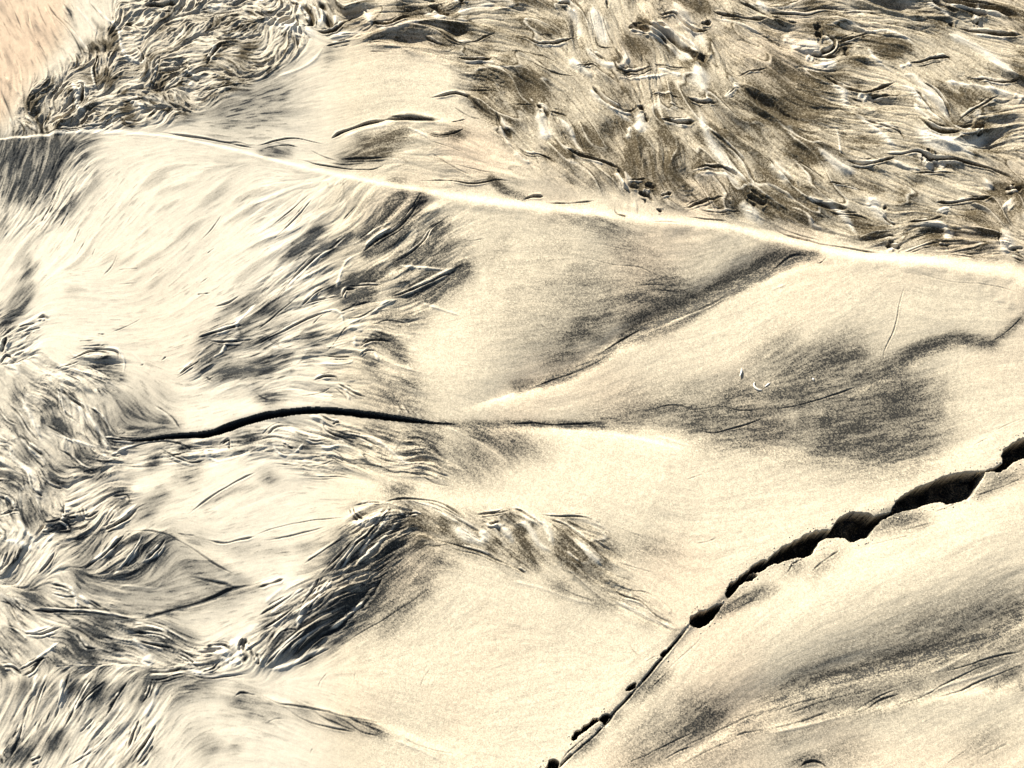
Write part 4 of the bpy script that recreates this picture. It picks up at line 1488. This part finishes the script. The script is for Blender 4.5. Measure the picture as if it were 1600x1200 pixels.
PITS = [pr(UP) + pr(LO),
        pr("1134,932 1135,921 1142,911 1155,907 1165,899 1177,897 1185,900 1176,907 1162,910 1153,917 1146,927 1138,934"),
        pr("1077,974 1080,965 1090,958 1107,952 1125,945 1132,942 1125,952 1120,959 1115,966 1107,974 1095,981 1083,979"),
        pr("1030,1024 1040,1015 1052,1008 1046,1018 1036,1027"),
        pr("976,1080 984,1071 994,1067 990,1075 982,1080"),
        pr("936,1125 941,1118 947,1115 957,1117 951,1126 944,1133 941,1128"),
        pr("893,1152 900,1146 912,1137 923,1128 934,1122 936,1126 926,1134 914,1142 903,1150 896,1156"),
        pr("848,1210 855,1194 859,1187 867,1186 875,1191 871,1204 866,1216 850,1225")]
edge_wob = noise(1.7) * 2.2 + noise(3.5) * 1.8 + noise(7) * 1.4
PIT = np.zeros((NY, NX), np.float32)
for k, P in enumerate(PITS):
    a = blur(poly(P).astype(np.float32), 1.1)
    PIT = np.maximum(PIT, sstep(a + edge_wob * .06 * (a > .03) * (a < .99), .38, .62))
depth_var = .125 + .025 * noise(18) + .012 * noise(5)
H -= PIT * np.clip(depth_var, .08, .2)
sl, D, SG, T, WW = raster(SLOT, 14)
dd = D / CPP - WW * (1 + .10 * noise(5)[sl])
H[sl] -= .075 * (1 - sstep(dd, -1.3, .5)) * np.clip(WW / 3.5, .25, 1)
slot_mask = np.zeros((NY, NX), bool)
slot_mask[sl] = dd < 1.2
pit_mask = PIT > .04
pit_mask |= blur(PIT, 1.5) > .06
# the seam between the pits: a narrow fissure
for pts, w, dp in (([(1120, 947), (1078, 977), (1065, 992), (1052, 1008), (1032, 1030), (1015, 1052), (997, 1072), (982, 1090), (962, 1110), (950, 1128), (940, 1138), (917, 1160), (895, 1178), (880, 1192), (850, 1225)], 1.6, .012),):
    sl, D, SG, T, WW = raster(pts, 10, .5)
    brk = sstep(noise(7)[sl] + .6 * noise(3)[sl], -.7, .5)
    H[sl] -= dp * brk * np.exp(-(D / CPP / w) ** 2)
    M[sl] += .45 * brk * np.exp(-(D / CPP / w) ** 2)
bank(-.004, 46, [(840, 1235, 5), (897, 1178, 5), (950, 1125, 5), (1000, 1070, 5), (1055, 1005, 5), (1110, 955, 5), (1180, 890, 6), (1290, 835, 6), (1400, 795, 6), (1550, 735, 6), (1700, 650, 6)])

M = np.clip(M, 0, 1)
M = np.maximum(M, 1.0 * (PIT > .2)); M = np.maximum(M, .97 * slot_mask)      # shade of the pits and slot painted in near-black

M = np.clip(M + .42 * sstep(L1, .95, 2.0) * (.25 + .75 * patchy) * (1 - coarse) * (1 - LIT_LINE), 0, 1)
# soft areas: sunlit left slope and crests painted pale, and warm, iron-stained sand
pale = .6 * sstep(blur((U < 520).astype(np.float32), 70), .2, .9)
warm = .85 * poly([(-400, -300), (110, -300), (100, 60), (60, 110), (25, 160), (0, 200), (-400, 210)], 14)
warm += .5 * poly([(690, 195), (760, 195), (800, 240), (820, 265), (740, 272), (680, 250)], 16)
warm += .16 * np.clip(noise(45), 0, 2) * coarse
pale = np.clip(pale - warm + (.3 + .6 * rough) * LIT_LINE + .7 * rr * crest_paint(A1, 0, .1) * patchy, 0, 1)

brown = np.clip(.75 * poly(R_UPPER, 12) + .8 * poly(R_JUMBLE, 12) + .5 * poly(R_SHOULDER, 12) + .5 * poly(R_FAN, 12) + .25 * coarse, 0, 1)

brown = np.where(pit_mask | slot_mask, 0, brown)  # painted shade in pits and slot stays bluish
# fade out the relief at the border of the detailed sheet
iy = np.minimum(np.arange(NY), NY - 1 - np.arange(NY))[:, None]; ix = np.minimum(np.arange(NX), NX - 1 - np.arange(NX))[None, :]
H *= sstep(np.minimum(iy, ix).astype(np.float32), 0, 40)

edge = sstep(np.minimum(iy, ix).astype(np.float32) + 14 * noise(12), 4, 85)
M = .06 + (M - .06) * edge; coarse = 1 + (coarse - 1) * edge; pale = .2 + (pale - .2) * edge; warm = .1 + (warm - .1) * edge; brown = .2 + (brown - .2) * edge

# ------------------------------------------------------------------ material
def sand_material(name):
    m = bpy.data.materials.new(name)
    m.use_nodes = True
    nt = m.node_tree; N = nt.nodes; Lk = nt.links
    b = N['Principled BSDF']
    b.inputs['Roughness'].default_value = .85
    b.inputs['Specular IOR Level'].default_value = .12
    def attr(n):
        a = N.new('ShaderNodeAttribute'); a.attribute_name = n; return a.outputs['Fac']
    def math_(op, a, c, clamp=False):
        x = N.new('ShaderNodeMath'); x.operation = op; x.use_clamp = clamp
        for k, v in enumerate((a, c)):
            if v is None: continue
            if isinstance(v, (int, float)): x.inputs[k].default_value = v
            else: Lk.new(v, x.inputs[k])
        return x.outputs[0]
    def mix(f, a, c):
        x = N.new('ShaderNodeMix'); x.data_type = 'RGBA'
        for k, v in ((0, f), (6, a), (7, c)):
            if isinstance(v, tuple): x.inputs[k].default_value = v
            elif isinstance(v, (int, float)): x.inputs[k].default_value = v
            else: Lk.new(v, x.inputs[k])
        return x.outputs[2]
    tc = N.new('ShaderNodeTexCoord')
    vor = N.new('ShaderNodeTexVoronoi'); vor.inputs['Scale'].default_value = 290
    Lk.new(tc.outputs['Object'], vor.inputs['Vector'])
    sep = N.new('ShaderNodeSeparateColor'); Lk.new(vor.outputs['Color'], sep.inputs[0])
    r1, r2 = sep.outputs[0], sep.outputs[1]
    n2 = N.new('ShaderNodeTexNoise'); n2.inputs['Scale'].default_value = 38; n2.inputs['Detail'].default_value = 5
    Lk.new(tc.outputs['Object'], n2.inputs['Vector'])
    mineral_shade, coarse_, pale_, warm_ = attr('mineral_shade'), attr('coarse'), attr('pale'), attr('warm')
    # single grains: a grain is dark where its own random number lies under the share of dark grains
    spread = math_('MULTIPLY', math_('SUBTRACT', r1, .5), math_('MULTIPLY', coarse_, .5))
    f = math_('ADD', mineral_shade, math_('MULTIPLY', spread, math_('MINIMUM', math_('MULTIPLY', mineral_shade, 2.6), 1.0)), True)
    base = mix(pale_, (.562, .48, .345, 1), (.575, .52, .418, 1))
    base = mix(warm_, base, (.545, .40, .272, 1))
    tonev = math_('ADD', math_('MULTIPLY', math_('SUBTRACT', r2, .5), math_('MULTIPLY', coarse_, .36)), math_('ADD', .87, math_('MULTIPLY', n2.outputs[0], .26)))
    mul = N.new('ShaderNodeVectorMath'); mul.operation = 'SCALE'
    Lk.new(base, mul.inputs[0]); Lk.new(tonev, mul.inputs['Scale'])
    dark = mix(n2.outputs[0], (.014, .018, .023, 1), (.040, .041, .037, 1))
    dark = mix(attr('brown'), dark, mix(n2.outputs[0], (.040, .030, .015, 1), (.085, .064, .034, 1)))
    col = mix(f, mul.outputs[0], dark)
    Lk.new(col, b.inputs['Base Color'])
    bump = N.new('ShaderNodeBump'); bump.inputs['Strength'].default_value = .38; bump.inputs['Distance'].default_value = .0022
    nb = N.new('ShaderNodeTexNoise'); nb.inputs['Scale'].default_value = 340; nb.inputs['Detail'].default_value = 3
    Lk.new(tc.outputs['Object'], nb.inputs['Vector'])
    hb = math_('MULTIPLY', nb.outputs[0], math_('ADD', math_('MULTIPLY', coarse_, .85), .15))
    Lk.new(hb, bump.inputs['Height']); Lk.new(bump.outputs[0], b.inputs['Normal'])
    return m
SAND = sand_material('beach_sand')

# ------------------------------------------------------------------ split the ground into its landforms
NAMES = [None] * 10
lab = np.full((NY, NX), 0, np.int8)
crest_line = [(p[0], p[1]) for p in smooth_line([(a, b) for a, b in CREST], 20)]
below = poly([(-900, 232)] + crest_line + [(2600, 700), (2600, 2600), (-900, 2600)])
lab[~below] = 1
lab[poly(R_PEACH) & ~below] = 2
lab[below] = 3
slotline = [(-900, 640), (-60, 600), (60, 640), (150, 672)] + [(a, b) for a, b, c in SLOT] + [(760, 664), (900, 660), (1000, 668), (1070, 665), (1110, 672), (1190, 683), (1300, 706), (1420, 712), (1500, 700), (1640, 660), (2600, 400)]
south = poly(slotline + [(2600, 2600), (-900, 2600)])
fold = poly([(710, 662), (760, 625), (830, 602), (880, 588), (930, 558), (975, 530), (1080, 478), (1200, 418), (1270, 396), (1340, 402), (1450, 409), (1600, 432), (2600, 700), (2600, 400), (1640, 660), (1500, 700), (1420, 712), (1300, 706), (1190, 683), (1110, 672), (1000, 668), (900, 660), (760, 664)])
lab[fold & below] = 4
lab[south] = 5
crack = [(700, 1500), (850, 1225), (880, 1192), (895, 1178), (917, 1160), (940, 1138), (950, 1128), (982, 1090), (1015, 1052), (1052, 1008), (1078, 977), (1120, 950), (1150, 906), (1200, 880), (1290, 836), (1400, 800), (1550, 736), (1600, 700), (1760, 635), (2600, 300)]
lab[poly(crack + [(2600, 2600), (700, 2600)])] = 6
ridge = poly([(372, 1062), (385, 1010), (440, 930), (540, 855), (545, 800), (600, 788), (660, 780), (760, 797), (930, 806), (985, 870), (1010, 935), (1068, 985), (990, 975), (920, 925), (860, 895), (790, 905), (700, 860), (645, 875), (600, 945), (540, 1010), (470, 1040), (410, 1058)])
lab[ridge & (lab == 5)] = 7
cr = np.zeros((NY, NX), bool)
sl, D, SG, T, WW = raster([(a, b, w) for (a, b), w in zip(CREST, CW)], 40)
cr[sl] = D / CPP < WW * 1.35
lab[cr] = 8
lab[pit_mask] = 9
lab[slot_mask] = 0

INFO = {0: ('gully', 'thin dark bluish slot winding across the middle of the pale sand', 'gully'),
        1: ('rilled_slope', 'brown sand cut by dark branching rills and white ridges above the bright crest', 'rilled sand'),
        2: ('peach_slope', 'peach tinted sand with thin steep dark streaks in the top left corner', 'sand slope'),
        3: ('sand_slope', 'pale slope between the bright crest and the thin dark slot, with black feathery streaks', 'sand slope'),
        4: ('sand_mound', 'speckled mound with a grey smudge, right of the brown diagonal fold', 'sand mound'),
        5: ('sand_flat', 'smooth cream sand below the thin dark slot, left of the black crevice', 'sand flat'),
        6: ('sand_bank', 'grainy bank with long grey streaks at the lower right, beyond the black crevice', 'sand bank'),
        7: ('sand_ridge', 'wrinkled hook shaped ridge with a black flank rising from the smooth lower sand', 'sand ridge'),
        8: ('sand_crest', 'bright white crest line running across the frame below the rilled brown sand', 'sand crest'),
        9: ('crevice', 'string of black jagged pits opening along the crack at the lower right', 'crevice')}

def tag(o, label, cat, kind=None, group=None):
    o['label'] = label; o['category'] = cat
    if kind: o['kind'] = kind
    if group: o['group'] = group

def mesh_from(name, co, quads, attrs):
    me = bpy.data.meshes.new(name)
    nv, nf = len(co), len(quads)
    me.vertices.add(nv); me.vertices.foreach_set('co', co.astype(np.float32).ravel())
    me.loops.add(nf * 4); me.loops.foreach_set('vertex_index', quads.astype(np.int32).ravel())
    me.polygons.add(nf); me.polygons.foreach_set('loop_start', np.arange(0, nf * 4, 4, dtype=np.int32))
    me.polygons.foreach_set('use_smooth', np.ones(nf, bool))
    for k, v in attrs.items():
        a = me.attributes.new(k, 'FLOAT', 'POINT'); a.data.foreach_set('value', v.astype(np.float32).ravel())
    me.update(calc_edges=True)
    me.materials.append(SAND)
    o = bpy.data.objects.new(name, me)
    S.collection.objects.link(o)
    return o

ZR = H.ravel(); XR = GX.ravel(); YR = GY.ravel()
fl = lab[:-1, :-1]
base_idx = (np.arange(NY - 1)[:, None] * NX + np.arange(NX - 1)[None, :])
for k, (name, label, cat) in INFO.items():
    b = base_idx[fl == k]
    if not len(b):
        continue
    qd = np.stack([b, b + 1, b + 1 + NX, b + NX], 1)
    used = np.zeros(NX * NY, bool); used[qd.ravel()] = True
    ids = used.nonzero()[0]
    remap = np.zeros(NX * NY, np.int32); remap[ids] = np.arange(len(ids))
    co = np.stack([XR[ids], YR[ids], ZR[ids]], 1)
    o = mesh_from(name, co, remap[qd], {n: a.ravel()[ids] for n, a in (('mineral_shade', M), ('coarse', coarse), ('pale', pale), ('warm', warm), ('brown', brown))})
    tag(o, label, cat, 'structure')

# the rest of the beach, out to the horizon
R = 120.0
co = np.array([(X0, Y0, 0), (X1, Y0, 0), (X1, Y1, 0), (X0, Y1, 0), (-R, -R, 0), (R, -R, 0), (R, R, 0), (-R, R, 0)], float)
qd = np.array([(0, 4, 5, 1), (1, 5, 6, 2), (2, 6, 7, 3), (3, 7, 4, 0)])
one = np.ones(8)
o = mesh_from('beach', co, qd, {'mineral_shade': one * .06, 'coarse': one, 'pale': one * .2, 'warm': one * .1, 'brown': one * .2})
tag(o, 'plain cream sand stretching away beyond the rilled patch', 'beach', 'structure')

# ------------------------------------------------------------------ shell bits lying in the grey smudge
def shell_material():
    m = bpy.data.materials.new('shell')
    m.use_nodes = True
    nt = m.node_tree; b = nt.nodes['Principled BSDF']
    n = nt.nodes.new('ShaderNodeTexNoise'); n.inputs['Scale'].default_value = 300
    r = nt.nodes.new('ShaderNodeValToRGB')
    r.color_ramp.elements[0].color = (.62, .55, .44, 1); r.color_ramp.elements[1].color = (.82, .78, .70, 1)
    nt.links.new(n.outputs[0], r.inputs[0]); nt.links.new(r.outputs[0], b.inputs['Base Color'])
    b.inputs['Roughness'].default_value = .5
    return m
SHELL = shell_material()

def height_at(u, v):
    gx, gy = to_grid(u, v)
    return float(H[int(round(float(gy))), int(round(float(gx)))])

def chip(name, pts, w, hgt, label, cat):
    """a curved sliver of shell: rounded, tapering, thick in the middle"""
    Ln = smooth_line(pts, 1.2)
    x, y = ground(Ln[:, 0], Ln[:, 1])
    n = len(x); cxm, cym = x.mean(), y.mean()
    um, vm = Ln[:, 0].mean(), Ln[:, 1].mean()
    zb = max(height_at(a, b) for a, b in Ln[:, :2])
    tx, ty = np.gradient(x), np.gradient(y); l = np.hypot(tx, ty); nx_, ny_ = -ty / l, tx / l
    K = 8; vs_, fs = [], []
    for i in range(n):
        t = i / (n - 1); s = (math.sin(math.pi * min(1, max(0, t))) ** .6) * .9 + .1
        for k in range(K):
            a = 2 * math.pi * k / K
            off = math.cos(a) * w * s * (1 + .15 * math.sin(5 * t + k)); z = math.sin(a) * hgt * s + hgt * .35
            vs_.append((x[i] + nx_[i] * off - cxm, y[i] + ny_[i] * off - cym, z))
    for i in range(n - 1):
        for k in range(K):
            fs.append((i * K + k, i * K + (k + 1) % K, (i + 1) * K + (k + 1) % K, (i + 1) * K + k))
    fs.append(tuple(range(K))); fs.append(tuple((n - 1) * K + k for k in reversed(range(K))))
    me = bpy.data.meshes.new(name); me.from_pydata(vs_, [], fs); me.update()
    for p in me.polygons: p.use_smooth = True
    me.materials.append(SHELL)
    o = bpy.data.objects.new(name, me); S.collection.objects.link(o)
    o.location = (cxm, cym, zb)
    tag(o, label, cat)
    return o
chip('shell_fragment', [(1180, 596), (1178, 600), (1180, 605), (1185, 608), (1191, 609)], .0034, .003, 'curved white shell fragment lying open like a letter c on the grey speckled mound', 'shell')
chip('shell_fragment', [(1156, 588), (1158, 583), (1159, 578), (1158, 575)], .0030, .0028, 'small upright pale shell splinter left of the curved white fragment', 'shell')
chip('shell_fragment', [(1195, 604), (1199, 601), (1204, 597)], .0020, .002, 'thinnest straight pale shell sliver just right of the curved white fragment', 'shell')
chip('pebble', [(1269, 591), (1270.5, 593), (1271.5, 595)], .0035, .003, 'tiny white pebble on the dark streak right of the shell bits', 'pebble')

# crumbs of dried sand along the lips of the crevice
lip = (blur(PIT, 5) > .03) & ~pit_mask
cand = lip.ravel().nonzero()[0]
pick = rng.choice(cand, 520, replace=False)
base = np.array([(1, 0, 0), (-1, 0, 0), (0, 1, 0), (0, -1, 0), (0, 0, 1), (0, 0, -1), (.6, .6, .5), (-.6, .6, .5), (-.6, -.6, .5), (.6, -.6, .5)], float)
tri = [(4, 0, 6), (4, 6, 2), (6, 0, 2), (4, 2, 7), (4, 7, 1), (7, 2, 1), (4, 1, 8), (4, 8, 3), (8, 1, 3), (4, 3, 9), (4, 9, 0), (9, 3, 0), (5, 2, 0), (5, 1, 2), (5, 3, 1), (5, 0, 3)]
vv, ff = [], []
for i, id_ in enumerate(pick):
    s_ = .0011 + .0022 * rng.random() ** 3
    p_ = base * s_ * rng.uniform(.7, 1.2, (10, 1)) * np.array([1, rng.uniform(.7, 1.2), .75])
    a_ = rng.uniform(0, 6.28)
    rx = p_[:, 0] * math.cos(a_) - p_[:, 1] * math.sin(a_); ry = p_[:, 0] * math.sin(a_) + p_[:, 1] * math.cos(a_)
    for k in range(10):
        vv.append((XR[id_] + rx[k], YR[id_] + ry[k], ZR[id_] + p_[k, 2] + s_ * .3))
    ff += [tuple(10 * i + q for q in f_) for f_ in tri]
me = bpy.data.meshes.new('sand_crumbs'); me.from_pydata(vv, [], ff); me.update()
for n, val in (('mineral_shade', .05), ('coarse', .6), ('pale', .4), ('warm', .1), ('brown', .2)):
    a = me.attributes.new(n, 'FLOAT', 'POINT'); a.data.foreach_set('value', np.full(len(vv), val, np.float32))
me.materials.append(SAND)
o = bpy.data.objects.new('sand_crumbs', me); S.collection.objects.link(o)
tag(o, 'loose crumbs of sand scattered along the lips of the black crevice', 'sand crumbs', 'stuff')
